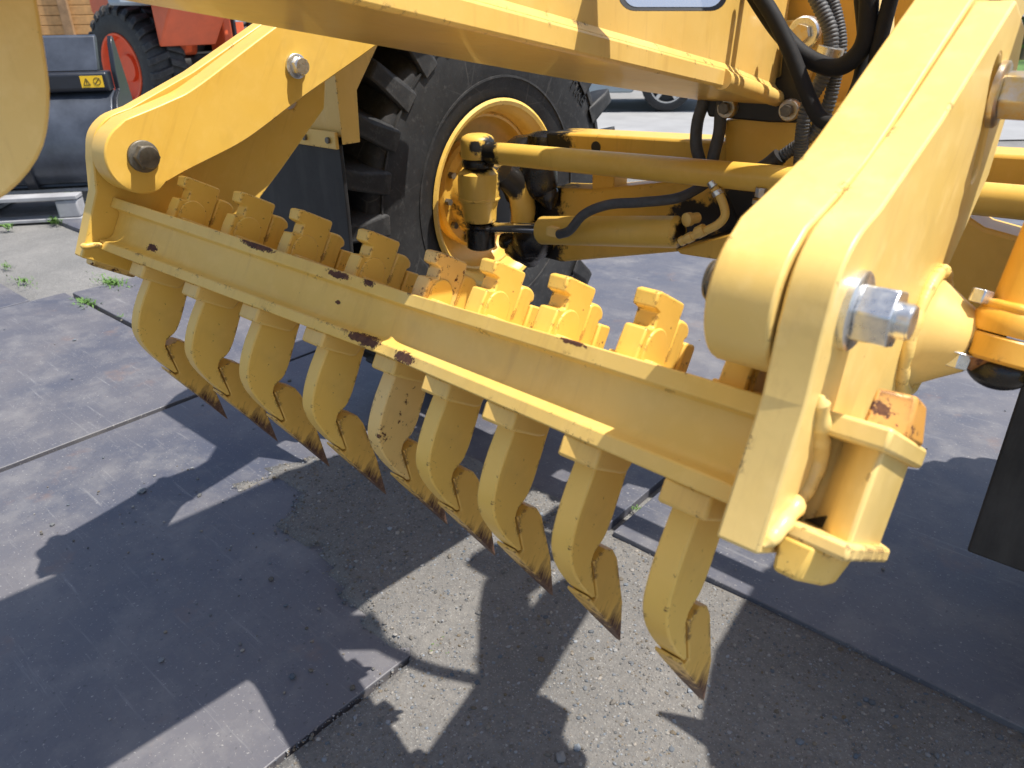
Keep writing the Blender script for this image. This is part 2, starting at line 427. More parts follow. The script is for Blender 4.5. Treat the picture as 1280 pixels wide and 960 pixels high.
steel(-5.25, -3.745, 1.62, 4.6, 'reddish steel road plate in front of the pallet', -.002)
steel(-5.25, -3.745, -1.4, .95, 'steel road plate at far left below the weeds', -.004)
steel(-2.23, -.80, 4.13, 7.1, 'bright sunlit steel road plate seen below the axle beams')
steel(-.775, .62, 4.23, 7.2, 'sunlit steel road plate seen between arm and lift rod')

# gravel bed between the plates, with a spill over the left plate
def gheight(x, y):
    x, y = x / GS, y / GS
    e = .010 * noise.noise(Vector((x * 3, y * 3, 0))) + .004 * noise.noise(Vector((x * 14, y * 14, 2)))
    if y > 1.09: e -= (y - 1.09) / .16 * .016
    if x < -.862:                        # spill: an uneven tongue lying on the plate
        w = .10 * noise.noise(Vector((x * 5, y * 5, 9))) + .04 * noise.noise(Vector((x * 18, y * 18, 4)))
        d = min((x + 1.60) * .55 + w, (y - .66 - (-.862 - x) * .14) + w, .2)
        return .0015 + min(d, .05) * .22 + e * .25 if d > 0 else -.05
    return -.0015 + e * .8
gx0, gx1, gy0, gy1 = -1.80, 1.4, -1.0, 1.25
st = .025; nx = int((gx1 - gx0) / st); ny = int((gy1 - gy0) / st)
vs = []; 
for i in range(nx + 1):
    for j in range(ny + 1):
        x = (gx0 + st * i) * GS; y = (gy0 + st * j) * GS
        z = gheight(x, y)
        vs.append((x, y, z))
fs = []
for i in range(nx):
    for j in range(ny):
        q = (i * (ny + 1) + j, (i + 1) * (ny + 1) + j, (i + 1) * (ny + 1) + j + 1, i * (ny + 1) + j + 1)
        if all(vs[k][2] < -.02 for k in q): continue
        if all(vs[k][0] > .7 and vs[k][1] > 1.3 for k in q): continue
        fs.append(q)
o = finish('gravel', vs, fs, M['gravel'], smooth=True, auto=False); stuff(o)
o['label'] = 'grey gravel bed between the steel plates, spilling over the left one'; o['category'] = 'gravel'
# loose stones
ico = [(0, 0, -1), (.72, -.53, -.45), (-.28, -.85, -.45), (-.89, 0, -.45), (-.28, .85, -.45), (.72, .53, -.45), (.28, -.85, .45), (-.72, -.53, .45), (-.72, .53, .45), (.28, .85, .45), (.89, 0, .45), (0, 0, 1)]
icf = [(0, 1, 2), (1, 0, 5), (0, 2, 3), (0, 3, 4), (0, 4, 5), (1, 5, 10), (2, 1, 6), (3, 2, 7), (4, 3, 8), (5, 4, 9), (1, 10, 6), (2, 6, 7), (3, 7, 8), (4, 8, 9), (5, 9, 10), (6, 10, 11), (7, 6, 11), (8, 7, 11), (9, 8, 11), (10, 9, 11)]
vs = []; fs = []; cols = []
def stone(x, y, z, r):
    k = len(vs); a = random.random() * 6.28; sx, sy, sz = random.uniform(.7, 1.3), random.uniform(.7, 1.3), random.uniform(.45, .85)
    ca, sa = math.cos(a), math.sin(a)
    for p in ico:
        q = [c * random.uniform(.75, 1.2) for c in p]
        X, Y, Z = q[0] * sx * r, q[1] * sy * r, q[2] * sz * r
        vs.append((x + X * ca - Y * sa, y + X * sa + Y * ca, z + Z))
    fs.extend([tuple(i + k for i in f) for f in icf])
    g = random.choice([.10, .12, .14, .16, .19, .25]); t = random.uniform(-.02, .03)
    cols.extend([(g + t, g, g - t * 1.2, 1)] * 12)
for _ in range(42000):
    x = random.uniform(-1.66, .8) * GS; y = random.uniform(.12, 1.24) * GS
    z = gheight(x, y)
    if z < -.02: continue
    if x < -.3 and y < .30: continue
    r = min(.007, .0008 + random.expovariate(1 / .0008))
    stone(x, y, z + r * .15, r)
for _ in range(500):                        # strays on the plates
    x = random.uniform(-4.0, .6); y = random.uniform(.1, 3.5)
    if random.random() < .4: x = random.uniform(-1.75, -.75); y = random.uniform(.3, 1.1)
    r = min(.009, .0012 + random.expovariate(1 / .0014))
    stone(x, y, r * .4, r)
o = finish('loose_stones', vs, fs, M['stone']); stuff(o); o['label'] = 'small loose stones scattered over gravel and plates'; o['category'] = 'stones'
ca = o.data.color_attributes.new('Col', 'FLOAT_COLOR', 'POINT')
for i, c in enumerate(cols): ca.data[i].color = c
# weeds in the joints
def weed(x, y, n, spread, h, label):
    g = G()
    for _ in range(n):
        a = random.random() * 6.28; d = abs(random.gauss(0, .45)) * spread
        bx, by = d * math.cos(a), d * math.sin(a) * .35
        b = random.random() * 6.28; L = h * .55 * random.uniform(.5, 1.2); wdt = L * random.uniform(.06, .14)
        dx, dy = math.cos(b), math.sin(b)
        p0 = Vector((bx, by, 0)); p1 = p0 + Vector((dx * L * .4, dy * L * .4, L * .6)); p2 = p0 + Vector((dx * L * .9, dy * L * .9, L * .75))
        s_ = Vector((-dy, dx, 0)) * wdt
        g.add([p0, p1 - s_, p1 + s_, p2], [(0, 1, 2), (1, 3, 2)])
    o = g.build('weed', M['weed']); o.location = (x, y, -.012)
    return tag(o, label, 'weed', 'weeds growing in the joints')
for (px, py, n, sp, h, lab) in ((140, 353, 260, .16, .05, 'largest low green weed in the joint left of the first tine'), (105, 378, 170, .12, .045, 'green weed below left of the beam end, near the joint corner'),
                             (30, 350, 90, .14, .04, 'sparse weeds at the left edge, upper row'), (8, 332, 60, .10, .04, 'small weed at the very left picture edge'), (68, 277, 90, .13, .07, 'weed tuft on the reddish plate edge, under the pallet'),
                             (10, 285, 30, .06, .08, 'thin upright weed at far left under the pallet'), (152, 395, 30, .04, .03, 'tiny weed nearest the first tine'), (548, 800, 150, .055, .022, 'mossy weed on the gravel inside the shadow'), (795, 632, 40, .03, .02, 'little weed seen between the two nearest shanks'),
                             (95, 240, 120, .3, .08, 'dark weeds beside the pallet')):
    p = atz(px, py, 0); weed(p.x, p.y, n, sp, h, lab)

# ================================================================== SCARIFIER (its own tilted frame)
TH = R(-31.3); VT = math.tan(R(12.3))
ORG = CAM - Vector((.676, -.614, .686))
MI = Matrix.Rotation(TH, 3, 'X')
def loc(p): return MI.transposed() @ (Vector(p) - ORG)          # world -> scarifier frame
CL = loc(CAM)
def lx(px, py, x): d = MI.transposed() @ ray(px, py); return CL + d * ((x - CL.x) / d.x)
SCAR = thing('scarifier', 'raised yellow scarifier with a row of curved tines on a V-shaped beam', 'scarifier', ORG, (TH, 0, 0))
def yv(x): return -abs(x) * VT
XL, XR = -.555, .509
prof = [(0, .2185), (0, .2325), (.009, .2365), (.013, .240), (.016, .246), (.016, .279), (.014, .283), (.010, .2855), (0, .2855), (0, .302), (.128, .302), (.128, .286), (.022, .286), (.022, .236), (.128, .236), (.128, .2185)]
vs = []; st_ = [XL] + [-.45, -.3, -.15, -.03, -.012, 0, .012, .03, .15, .3, .45] + [XR]
for x in st_:
    yy = -math.sqrt(x * x + .012 ** 2) * VT
    vs += [(x, -.236 + yy + a, b) for a, b in prof]
n = len(prof); fs = []
for i in range(len(st_) - 1):
    for k in range(n): fs.append((i * n + k, i * n + (k + 1) % n, (i + 1) * n + (k + 1) % n, (i + 1) * n + k))
fs += [tuple(range(n))[::-1], tuple(range((len(st_) - 1) * n, len(st_) * n))]
def yr(x): return -.230 + yv(x)
SP = [(-.462, 0, .247, .006, 1.8), (-.247, 0, .299, .005, 6.0), (-.105, 0, .296, .005, 3.4), (-.055, 0, .299, .005, 1.8), (-.035, 0, .229, .007, 3.6), (.045, 0, .226, .007, 3.0), (-.105, 0, .262, .0028, 1.6), (.30, 0, .300, .003, 6)]
SP = [(x, yr(x), z, r, s) for x, y, z, r, s in SP]
M['beam'] = paint('beam_paint', base=(.83, .555, .135), wear=.3, spots=SP, dust=.45)
beam = finish('beam', vs, fs, M['beam'], SCAR, True, .0015)
# pockets, shanks and points
shank_out = [(-.211, .3645), (-.209, .350), (-.197, .3485), (-.196, .334), (-.2095, .331), (-.211, .316)] + \
            [(-.211, .25), (-.212, .21)] + spl2([(-.214, .17), (-.2125, .145), (-.206, .119), (-.192, .1010), (-.172, .0868), (-.150, .0752), (-.128, .0655)], 4) + \
            [(-.1228, .0680), (-.1570, .1050), (-.1585, .114), (-.1500, .128)] + spl2([(-.1475, .135), (-.1465, .150), (-.1475, .17)], 3) + [(-.150, .20), (-.151, .25), (-.152, .30), (-.152, .3665), (-.155, .369), (-.205, .367)]
gS = G().prism(shank_out, -.012, .012)
gb = bmesh.new()
cap = [(-.1555, .1055), (-.140, .1190), (-.124, .1185), (-.1085, .1095), (-.056, .0575), (0, 0), (-.055, .0265), (-.115, .0540), (-.139, .0655), (-.1400, .0692), (-.1262, .0630), (-.1210, .0672)]
capv = []
def capx(y): return .0135 if y < -.06 else .0035 + .010 * (-y / .06)
gP = G(); n = len(cap)
gP.add([(-capx(a), a, b) for a, b in cap] + [(capx(a), a, b) for a, b in cap], [tuple(range(n))[::-1], tuple(range(n, 2 * n))] + [(i, (i + 1) % n, n + (i + 1) % n, n + i) for i in range(n)])
wedge_out = [(-.150, .295), (-.150, .350)] + spl2([(-.145, .3545), (-.131, .355), (-.121, .350), (-.118, .342)], 3) + [(-.123, .339), (-.123, .295)]
key_out = [(-.1215, .29), (-.1215, .337), (-.099, .339), (-.097, .334), (-.097, .29)]
arc = [(-.162, .29)] + [(-.183 + .021 * math.cos(a), .315 + .022 * math.sin(a)) for a in [math.pi * k / 12 for k in range(13)]] + [(-.204, .29)]
sock = [(-.2315, .1985), (-.2315, .2195), (-.160, .2195), (-.168, .2005), (-.176, .1985)]
meshes = {}
def shared(key, g, mat, bevel, name, parent, smooth=False):
    if key not in meshes:
        o = g.build(name, mat, parent, smooth, bevel); meshes[key] = o
        return o
    s = meshes[key]; o = s.copy(); COL.objects.link(o); o.parent = parent; o.name = name
    o.matrix_parent_inverse = Matrix(); return o
for i in range(9):
    x = (i - 4) * .116
    rusty = i == 4
    gs = G().prism(shank_out, -.012, .012)
    s = shared('shank%d' % rusty, gs, M['shanktop_rusty'] if rusty else M['shank'], .0045, 'shank', SCAR)
    s.location = (x, yv(x) + random.uniform(-.002, .002), random.uniform(-.002, .002)); s.rotation_euler = (0, R(random.uniform(-.6, .6)), R(random.uniform(-.8, .8)))
    p = shared('point', gP, M['point'], .0014, 'point', s)
    pad = shared('pad', G().prism(arc, .009, .0142), M['shanktop_rusty'] if rusty else M['shank'], .0015, 'pad', s)
    w = shared('wedge', G().prism(wedge_out, -.009, .0105), M['shanktop_rusty'] if rusty else M['shank'], .003, 'wedge', s)
    k = shared('key', G().prism(key_out, -.013, .0125), M['shank'], .0025, 'key', s)
    b = shared('socket', G().prism(sock, -.021, .0215), M['yellow'], .003, 'socket', SCAR); b.location = (x, yv(x), 0)
    c = shared('collar', G().prism([(-.2, .300), (-.2, .3065), (-.095, .3065), (-.095, .300)], -.024, .024), M['yellow'], .002, 'collar', SCAR); c.location = (x, yv(x), 0)
    if rusty: s['label'] = 'shank with flaking, rust-speckled paint on its top'

# brackets, arms
PV = (-.358, .373); B2 = (-.168, .617)
arm_end = [(PV[0] + .054 * math.cos(a), PV[1] - .002 + .054 * math.sin(a)) for a in [R(318 - 9.5 * k) for k in range(19)]]
arm_rear = [(-.398, .412), (-.345, .468), (-.312, .51), (-.228, .648), (-.10, .85), (.02, 1.02)]
arm_low = [(.17, 1.02), (.06, .87), (-.03, .728), (-.136, .577), (-.187, .499), (-.222, .451), (-.285, .382), (-.312, .350)]
def smooth_closed(pts, k=4):
    return spl2(pts, k)
arm_out = smooth_closed(arm_rear, 5) + smooth_closed(arm_low, 5) + arm_end
br_out = [(-.372, .197), (-.382, .30)] + spl2([(-.400, .345), (-.408, .38), (-.398, .412), (-.372, .44)], 4) + [(-.302, .533), (-.205, .684), (-.130, .703), (-.075, .66), (-.052, .595), (-.095, .46), (-.118, .395), (-.13, .235), (-.165, .197)]
def slot():
    out = []
    r0 = math.hypot(B2[0] - PV[0], B2[1] - PV[1]); a0 = math.atan2(B2[1] - PV[1], B2[0] - PV[0])
    a1, a2 = a0 - R(11.5), a0 + R(4.5); w = .0145
    for k in range(9): a = a1 + (a2 - a1) * k / 8; out.append((PV[0] + (r0 + w) * math.cos(a), PV[1] + (r0 + w) * math.sin(a)))
    cx, cy = PV[0] + r0 * math.cos(a2), PV[1] + r0 * math.sin(a2)
    for k in range(1, 8): b = a2 + math.pi * k / 8; out.append((cx + w * math.cos(b), cy + w * math.sin(b)))
    for k in range(9): a = a2 + (a1 - a2) * k / 8; out.append((PV[0] + (r0 - w) * math.cos(a), PV[1] + (r0 - w) * math.sin(a)))
    cx, cy = PV[0] + r0 * math.cos(a1), PV[1] + r0 * math.sin(a1)
    for k in range(1, 8): b = a1 + math.pi + math.pi * k / 8; out.append((cx + w * math.cos(b), cy + w * math.sin(b)))
    return out
def hexbolt(parent, x, yz, s, r, hgt, wash, mat, nut=False, thread=True, name='bolt'):
    """s = +1 / -1: direction along x in which it sticks out"""
    c = lambda d: (x + s * d, yz[0], yz[1])
    G().lathe(c(0), (s, 0, 0), [(0, 0), (0, wash - .0015), (0, wash), (.0045, wash), (.006, wash - .002), (.006, 0)], 36).build('washer', mat, parent, True)
    ph = random.uniform(0, 1)
    pr = []
    g = G(); h0 = .006; m = 6
    ring = []
    for d, q in ((h0, r), (h0 + hgt - .003, r)):
        ring.append([Vector(c(d)) + Vector((0, math.cos(ph + i * math.pi / 3) * q, math.sin(ph + i * math.pi / 3) * q)) for i in range(6)])
    g.add(ring[0] + ring[1], [(i, (i + 1) % 6, 6 + (i + 1) % 6, 6 + i) for i in range(6)] + [tuple(range(6)), tuple(range(6, 12))[::-1]])
    hb = g.build('nut' if nut else name, mat, parent, bevel=.0012)
    if nut: G().cyl(c(h0), c(h0 + hgt + .005), r * .56, n=24).cyl(c(h0 + hgt + .005), c(h0 + hgt + .0065), r * .52, n=24).build('bolt_end', M['zinc'] if mat is M['zinc'] else mat, parent, True)
    else: G().lathe(c(h0 + hgt - .003), (s, 0, 0), [(0, 0), (0, r * .90), (.0026, r * .82), (.003, 0)], 30).build('bolt_face', mat, parent, True)
    return hb
def lumpy(path, r, name, parent, mat, amp=.35):
    pts = spline(path, 10); rad = [r * (1 + amp * noise.noise(Vector((p.x * 70, p.y * 70, p.z * 70))) + .045 * noise.noise(Vector((i * .9, p.y * 50, 3)))) for i, p in enumerate(pts)]
    m_ = len(pts); closed = (pts[0] - pts[-1]).length < r
    rad = [q * (1 if closed else min(1, .25 + i / 5, .25 + (m_ - 1 - i) / 5)) for i, q in enumerate(rad)]
    return G().tube(pts, r, 10, rad).build(name, mat, parent, True)
for side in (-1, 1):
    if side < 0: a0, a1, b0, b1, bo = -.548, -.500, -.586, -.5555, -.586
    else: a0, a1, b0, b1, bo = .459, .507, .5095, .540, .540
    PM = M['arm'] if side < 0 else M['sunlit_side']
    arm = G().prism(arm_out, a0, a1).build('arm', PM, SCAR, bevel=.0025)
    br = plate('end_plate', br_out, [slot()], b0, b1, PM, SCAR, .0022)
    if side < 0:
        hexbolt(arm, a1, PV, 1, .0185, .017, .0235, M['bolt']); hexbolt(arm, a1, B2, 1, .0155, .016, .020, M['zinc'])
        hexbolt(br, b0, PV, -1, .021, .026, .027, M['zinc'], True); hexbolt(br, b0, B2, -1, .019, .024, .025, M['zincy'], True)
        lumpy([(b1 + .001, -.380, .214), (b1 + .002, -.372, .216), (b1 + .004, -.362, .222), (b1 + .014, -.356, .226)], .005, 'weld_bead', br, M['yellow'])
    else:
        hexbolt(br, b1, PV, 1, .0215, .026, .0275, M['zinc'], True); hexbolt(br, b1, (B2[0] + .012, B2[1] + .01), 1, .021, .026, .028, M['zincy'], True)
        hexbolt(arm, a0, PV, -1, .0185, .017, .0235, M['bolt']); hexbolt(arm, a0, B2, -1, .0155, .016, .020, M['zinc'])
        # cone with ball for the lift rod
        ax = (1, 0, 0); cy_, cz_ = -.105, .418
        cone = G().lathe((b1, cy_, cz_), ax, [(-.002, .060), (.003, .058), (.008, .050), (.013, .047), (.028, .037), (.043, .0275), (.046, .024), (.046, 0)], 40, u=(0, 1, 0)).build('lift_cone', paint('cone_paint', base=(.83, .58, .20), wear=.2, grease=[(b1 + .054, cy_ + .0, cz_, .028)]), SCAR, True)
        G().lathe((b1 + .0462, cy_, cz_), ax, [(0, .0235), (.004, .0245), (.009, .021), (.014, .017), (.02, .016)], 28).build('neck', paint('neck_paint', base=(.30, .13, .04), wear=.6, rustspots=.8), cone, True)
        ring = [(b1 + .003, cy_ + .058 * math.cos(a), cz_ + .058 * math.sin(a)) for a in [2 * math.pi * k / 28 for k in range(29)]]
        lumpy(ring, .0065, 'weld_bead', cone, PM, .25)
    # outer pocket beside the end plate
    e = b1 if side > 0 else b0
    s = side
    def ox(d): return e + s * d
    def slab(name, z0, z1, d1, y0, y1, ch, mat, parent, bev=.003):
        pts = [(0, y0), (d1, y0 - .010), (d1 + .008, y0 + .10), (d1 - .004, y1), (0, y1)]
        vs = [(ox(a), b, z0) for a, b in pts] + [(ox(a), b, z1) for a, b in pts]; n = len(pts)
        return finish(name, vs, [tuple(range(n))[::-1], tuple(range(n, 2 * n))] + [(i, (i + 1) % n, n + (i + 1) % n, n + i) for i in range(n)], mat, parent, bevel=bev)
    PY = 0 if side > 0 else .10
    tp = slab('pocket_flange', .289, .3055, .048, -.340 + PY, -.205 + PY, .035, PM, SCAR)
    bt = slab('pocket_flange', .2125, .2245, .048, -.340 + PY, -.205 + PY, .035, paint('pocket_paint%d' % side, base=(.84, .60, .22), wear=1.0), SCAR)
    pts = [(a, b + PY) for a, b in [(0, -.298), (.010, -.300), (.020, -.312), (.030, -.328), (.0425, -.335), (.0445, -.332), (.049, -.25), (.04, -.225), (0, -.22)]]
    vs = [(ox(a), b, .2215) for a, b in pts] + [(ox(a), b, .291) for a, b in pts]; n = len(pts)
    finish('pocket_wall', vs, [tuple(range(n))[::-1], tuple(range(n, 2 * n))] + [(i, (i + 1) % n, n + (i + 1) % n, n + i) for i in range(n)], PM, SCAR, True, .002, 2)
    finish('pocket_shade_patch', [(ox(a), b + PY, z) for a, b, z in ((.004, -.3005, .2255), (.019, -.3135, .2255), (.0195, -.3145, .2345), (.021, -.312, .2345), (.004, -.2985, .226), (.019, -.310, .226))], [(0, 1, 2), (4, 3, 5), (0, 2, 3, 4), (1, 5, 3, 2), (0, 4, 5, 1)], M['black'], SCAR)  # black sliver laid on the wall, stands in for shade inside a gap
    vs = [(ox(a), b, .187) for a, b in ((.004, -.340), (.022, -.343), (.034, -.315), (.034, -.28), (.004, -.27))] + [(ox(a), b, .2135) for a, b in ((-.0, -.341), (.028, -.346), (.040, -.315), (.040, -.27), (0, -.26))]
    finish('socket', vs, [(4, 3, 2, 1, 0), (5, 6, 7, 8, 9)] + [(i, (i + 1) % 5, 5 + (i + 1) % 5, 5 + i) for i in range(5)], M['shanktop_rusty'] if s < 0 else M['shank'], SCAR, bevel=.003)
    rt = finish('pocket_stop', [(ox(a), b + PY, z) for a, b, z in ((.022, -.318, .304), (.05, -.30, .304), (.056, -.262, .304), (.022, -.262, .304), (.022, -.312, .333), (.047, -.298, .336), (.050, -.268, .334), (.022, -.268, .330))],
                [(3, 2, 1, 0), (4, 5, 6, 7), (0, 1, 5, 4), (1, 2, 6, 5), (2, 3, 7, 6), (3, 0, 4, 7)], paint('rust_stop%d' % (s + 1), base=(.62, .30, .06), wear=.9, rustspots=.75), SCAR, bevel=.003)
    rt['label'] = 'rusty stop block on top of the outer pocket'
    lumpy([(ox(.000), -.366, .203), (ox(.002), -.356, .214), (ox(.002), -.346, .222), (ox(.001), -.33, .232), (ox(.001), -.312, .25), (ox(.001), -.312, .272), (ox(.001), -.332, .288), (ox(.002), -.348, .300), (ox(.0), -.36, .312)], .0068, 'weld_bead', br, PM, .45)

# lift rod hooked on the cone: clamp, tube, bolts
LR = thing('lift_rod', 'yellow lift rod with bolted ball clamp at the right picture edge', 'lift rod')
def LW(p): return ORG + MI @ Vector(p)
base = LW((.540 + .070, -.105, .418))
rup = (Vector((.06, .35, 1))).normalized()
ux = Vector((1, 0, 0)); ux = (ux - rup * ux.dot(rup)).normalized(); uy = rup.cross(ux)
mg = paint('clamp_paint', base=(.82, .43, .05), wear=.35, grease=[])
G().lathe(base, rup, [(-.012, 0), (-.012, .030), (-.009, .034), (.009, .0345), (.011, .033), (.011, 0)], 36).build('clamp_half', mg, LR, True)
G().lathe(base, rup, [(.0125, 0), (.0125, .033), (.015, .0345), (.028, .0345), (.033, .031), (.033, 0)], 36).build('clamp_half', mg, LR, True)
G().sphere(base - rup * .016 + uy * .012, .025, sc=(1.1, 1, .8)).build('ball', M['grease'], LR, True)
G().tube([base + rup * .03, base + rup * .04, base + rup * .9], .026, 24, [.027, .025, .025]).build('rod', mg, LR, True)
for k, (a, b) in enumerate(((-.032, -.016), (.036, .0), (.0, .042))):
    c = base + ux * a + uy * b
    G().cyl(c - rup * .026, c - rup * .012, .012, n=6).cyl(c - rup * .013, c - rup * .0115, .0145, n=20).build('bolt', M['zinc'], LR, bevel=.001)
    G().cyl(c + rup * .034, c + rup * .046, .0095, n=6).build('bolt', M['zinc'], LR, bevel=.001)
lumpy([base + rup * .036 + (ux * math.cos(a) + uy * math.sin(a)) * .027 for a in [6.2832 * k / 16 for k in range(17)]], .005, 'weld_bead', LR, mg)

# ================================================================== GRADER
GR = thing('motor_grader', 'yellow motor grader front end with box frame, axle and big lugged tyre', 'motor grader')
MX = -.69
# --- box frame (gooseneck)
def zb(y): return .913 + (1.14 - y) * .165 + (max(0, -y) ** 2) * .12
sec = [(-3.0, .17), (-2.2, .17), (-1.5, .165), (-1.0, .16), (-.5, .155), (0, .150), (.5, .147), (1.0, .142), (1.14, .140), (1.30, .112), (1.50, .080)]
def ring(y, w, t0, t1): z = zb(y); return [(MX - w, y, z + t0), (MX + w, y, z + t0), (MX + w, y, z + t1), (MX - w, y, z + t1)]
def loft(name, rows, mat, parent, bevel):
    vs = []; fs = []; m = len(rows[0])
    for r in rows: vs += r
    for i in range(len(rows) - 1):
        for k in range(m): fs.append((i * m + k, i * m + (k + 1) % m, (i + 1) * m + (k + 1) % m, (i + 1) * m + k))
    fs += [tuple(range(m))[::-1], tuple(range((len(rows) - 1) * m, len(rows) * m))]
    return finish(name, vs, fs, mat, parent, bevel=bevel)
fr = loft('frame_box', [ring(y, w - .010, .029, .62) for y, w in sec], M['frame'], GR, .006)
loft('bottom_plate', [ring(y, w, 0, .028) for y, w in sec], M['frame'], fr, .004)
loft('top_plate', [ring(y, w, .621, .64) for y, w in sec], M['frame'], fr, .004)
loft('side_rib', [[(MX + w - .0105, y, zb(y) + .0275), (MX + w - .002, y, zb(y) + .0275), (MX + w - .0095, y, zb(y) + .036)] for y, w in sec], M['frame'], fr, .0)
# rounded nose roll
pr = [Vector((MX + w - .004, y, zb(y) + .012)) for y, w in ((1.12, .141), (1.30, .112), (1.495, .081))]
G().tube(spline(pr, 6), .015, 14).build('edge_roll', M['frame'], fr, True)
G().sphere(pr[-1], .0149, 14, 8).build('edge_roll', M['frame'], fr, True)
# near lift bracket hanging from the frame, close to the lens
pl = [(.30, 1.5)] 
bo = [(.16, 1.30), (.16, 1.016)] 
bvs = spl2([(-.10, 1.30), (-.10, 1.05)], 2)
blo = [(a, b - .10) for a, b in [(.03, 1.34), (.03, .998)] + spl2([(.10, .985), (.165, .998), (.205, 1.026), (.2245, 1.065), (.232, 1.11), (.238, 1.17)], 4) + [(.25, 1.34)]]
hb = G().prism(blo, -.705, -.665).build('hanger_plate', M['blur'], GR, bevel=.004)
# --- work mirror / lamp below the frame side
lamp = thing('work_lamp', 'dark framed lamp with pale glass at the top edge of the picture', 'lamp')
lc = atd(841, -41, .78)
lm = Matrix((RT, UP, -FW)).transposed()
def rrect(w, h, r, n=6):
    out = []
    for cx, cy, a in ((w - r, h - r, 0), (-w + r, h - r, 90), (-w + r, -h + r, 180), (w - r, -h + r, 270)):
        for k in range(n + 1): b = R(a + 90 * k / n); out.append((cx + r * math.cos(b), cy + r * math.sin(b)))
    return out
lrot = Matrix.Rotation(R(20), 3, 'Z') @ Matrix.Rotation(R(75), 3, 'X')
def lampmesh(name, w, h, r, d0, d1, mat, bev):
    o = rrect(w, h, r); n = len(o)
    dv = (hv * .75 + zv * .66).normalized()
    vs = [lc + lm @ Vector((a, b, 0)) + dv * d0 for a, b in o] + [lc + lm @ Vector((a * .96, b * .96, 0)) + dv * d1 for a, b in o]
    return finish(name, vs, [tuple(range(n)), tuple(range(n, 2 * n))[::-1]] + [(i, (i + 1) % n, n + (i + 1) % n, n + i) for i in range(n)], mat, lamp, bevel=bev)
lampmesh('housing', .058, .047, .018, 0, .05, M['black'], .003); lampmesh('lens', .0525, .0415, .015, -.0012, .003, M['lampglass'], .001)
G().tube(spline([lc + Vector((.02, .05, .06)), lc + Vector((.10, .05, .10)), Vector((-.26, .86, 1.16)), Vector((-.17, .90, 1.16))], 6), .014, 10).build('bracket', M['black'], lamp, True)

# --- front axle assembly
YA = 1.62; YS = .925
def ays(px, py, y): return aty(px, py, y * YS)
def rod(name, a, b, r, mat, parent, n=24, r1=None): return G().cyl(a, b, r, r1, n).build(name, mat, parent, True)
t0 = ays(612, 191, 1.46); t1 = ays(1276, 253, 1.46)
tdir = (t1 - t0).normalized()
TR = rod('tie_rod', t0, t1 + tdir * .55, .0255, yellow_grease('tie_rod_paint', [(t0.x - .01, t0.y, t0.z, .06)]), GR)
bj = ays(597, 186, 1.46)
M['gr1'] = yellow_grease('knuckle_paint', [(bj.x, bj.y, bj.z - .05, .042), (bj.x + .04, bj.y, bj.z, .035), (bj.x + .0, bj.y, bj.z - .11, .035), (bj.x - .06, bj.y, bj.z - .02, .03), (bj.x, bj.y, bj.z - .20, .05), (bj.x + .05, bj.y + .06, bj.z - .08, .05), (bj.x + .03, bj.y - .04, bj.z + .01, .022)])
G().lathe(bj + zv * .034, (0, 0, -1), [(0, 0), (0, .026), (.005, .036), (.012, .041), (.05, .042), (.055, .040), (.055, 0)], 32).build('ball_joint', M['gr1'], GR, True)
G().lathe(bj - zv * .022, (0, 0, -1), [(0, 0), (0, .036), (.006, .040), (.016, .040), (.022, .036), (.022, 0)], 32).build('dust_boot', M['grease'], GR, True)
kn = G().lathe(bj - zv * .045, (0, 0, -1), [(0, 0), (0, .034), (.012, .050), (.03, .052), (.07, .052), (.085, .047), (.10, .043), (.13, .041), (.135, .030), (.135, 0)], 32).build('knuckle', M['gr1'], GR, True)
lumpy([bj - zv * .118 + Vector((math.cos(a), math.sin(a), 0)) * .0475 for a in [6.2832 * k / 20 for k in range(21)]], .006, 'weld_bead', kn, M['gr1'])
G().lathe(bj - zv * .181, (0, 0, -1), [(0, 0), (0, .033), (.008, .038), (.014, .034), (.022, .037), (.062, .036), (.066, .030), (.066, 0)], 28).build('lower_joint', M['grease'], GR, True)
G().tube(spline([bj + Vector((.035, .05, -.06)), bj + Vector((.05, .09, -.10)), bj + Vector((.05, .11, -.16)), bj + Vector((.03, .13, -.22))], 6), .032, 20).build('steering_arm', M['gr1'], GR, True)
rodY = 1.47
r0 = ays(606, 284, rodY); r1 = ays(682, 285, rodY); r2 = ays(851, 290, rodY)
r1c = ays(677, 288, rodY)
G().cyl(r0, r1, .0125).build('cylinder_rod', M['chrome'], GR, True)
G().lathe(r0 - Vector((.0, 0, 0)), (r1 - r0), [(-.03, 0), (-.03, .018), (-.02, .022), (.0, .022), (.012, .016), (.012, 0)], 24).build('rod_eye', M['grease'], GR, True)
cyl = G().lathe(r1c, (r2 - r1c), [(0, 0), (0, .030), (.004, .033), (.30, .033), (.305, .033), ((r2 - r1c).length - .01, .033), ((r2 - r1c).length, .025), ((r2 - r1c).length, 0)], 32).build('steering_cylinder', yellow_grease('cyl_paint', [(r2.x + .03, r2.y, r2.z, .05)]), GR, True)
f0 = ays(690, 290, 1.425)
G().box(f0 + Vector((0, .01, 0)), (.03, .03, .022)).build('port_block', M['yellow'], cyl, bevel=.003)
def poly_y(name, pts, y, thick, mat, parent, bevel=.004):
    """outline given in the picture, laid on the plane Y = y, extruded away"""
    P = [aty(a, b, y) for a, b in pts]; n = len(P)
    return finish(name, P + [p + Vector((0, thick, 0)) for p in P], [tuple(range(n)), tuple(range(n, 2 * n))[::-1]] + [(i, (i + 1) % n, n + (i + 1) % n, n + i) for i in range(n)], mat, parent, bevel=bevel)
ga = ays(690, 200, YA); gb_ = ays(690, 290, YA)
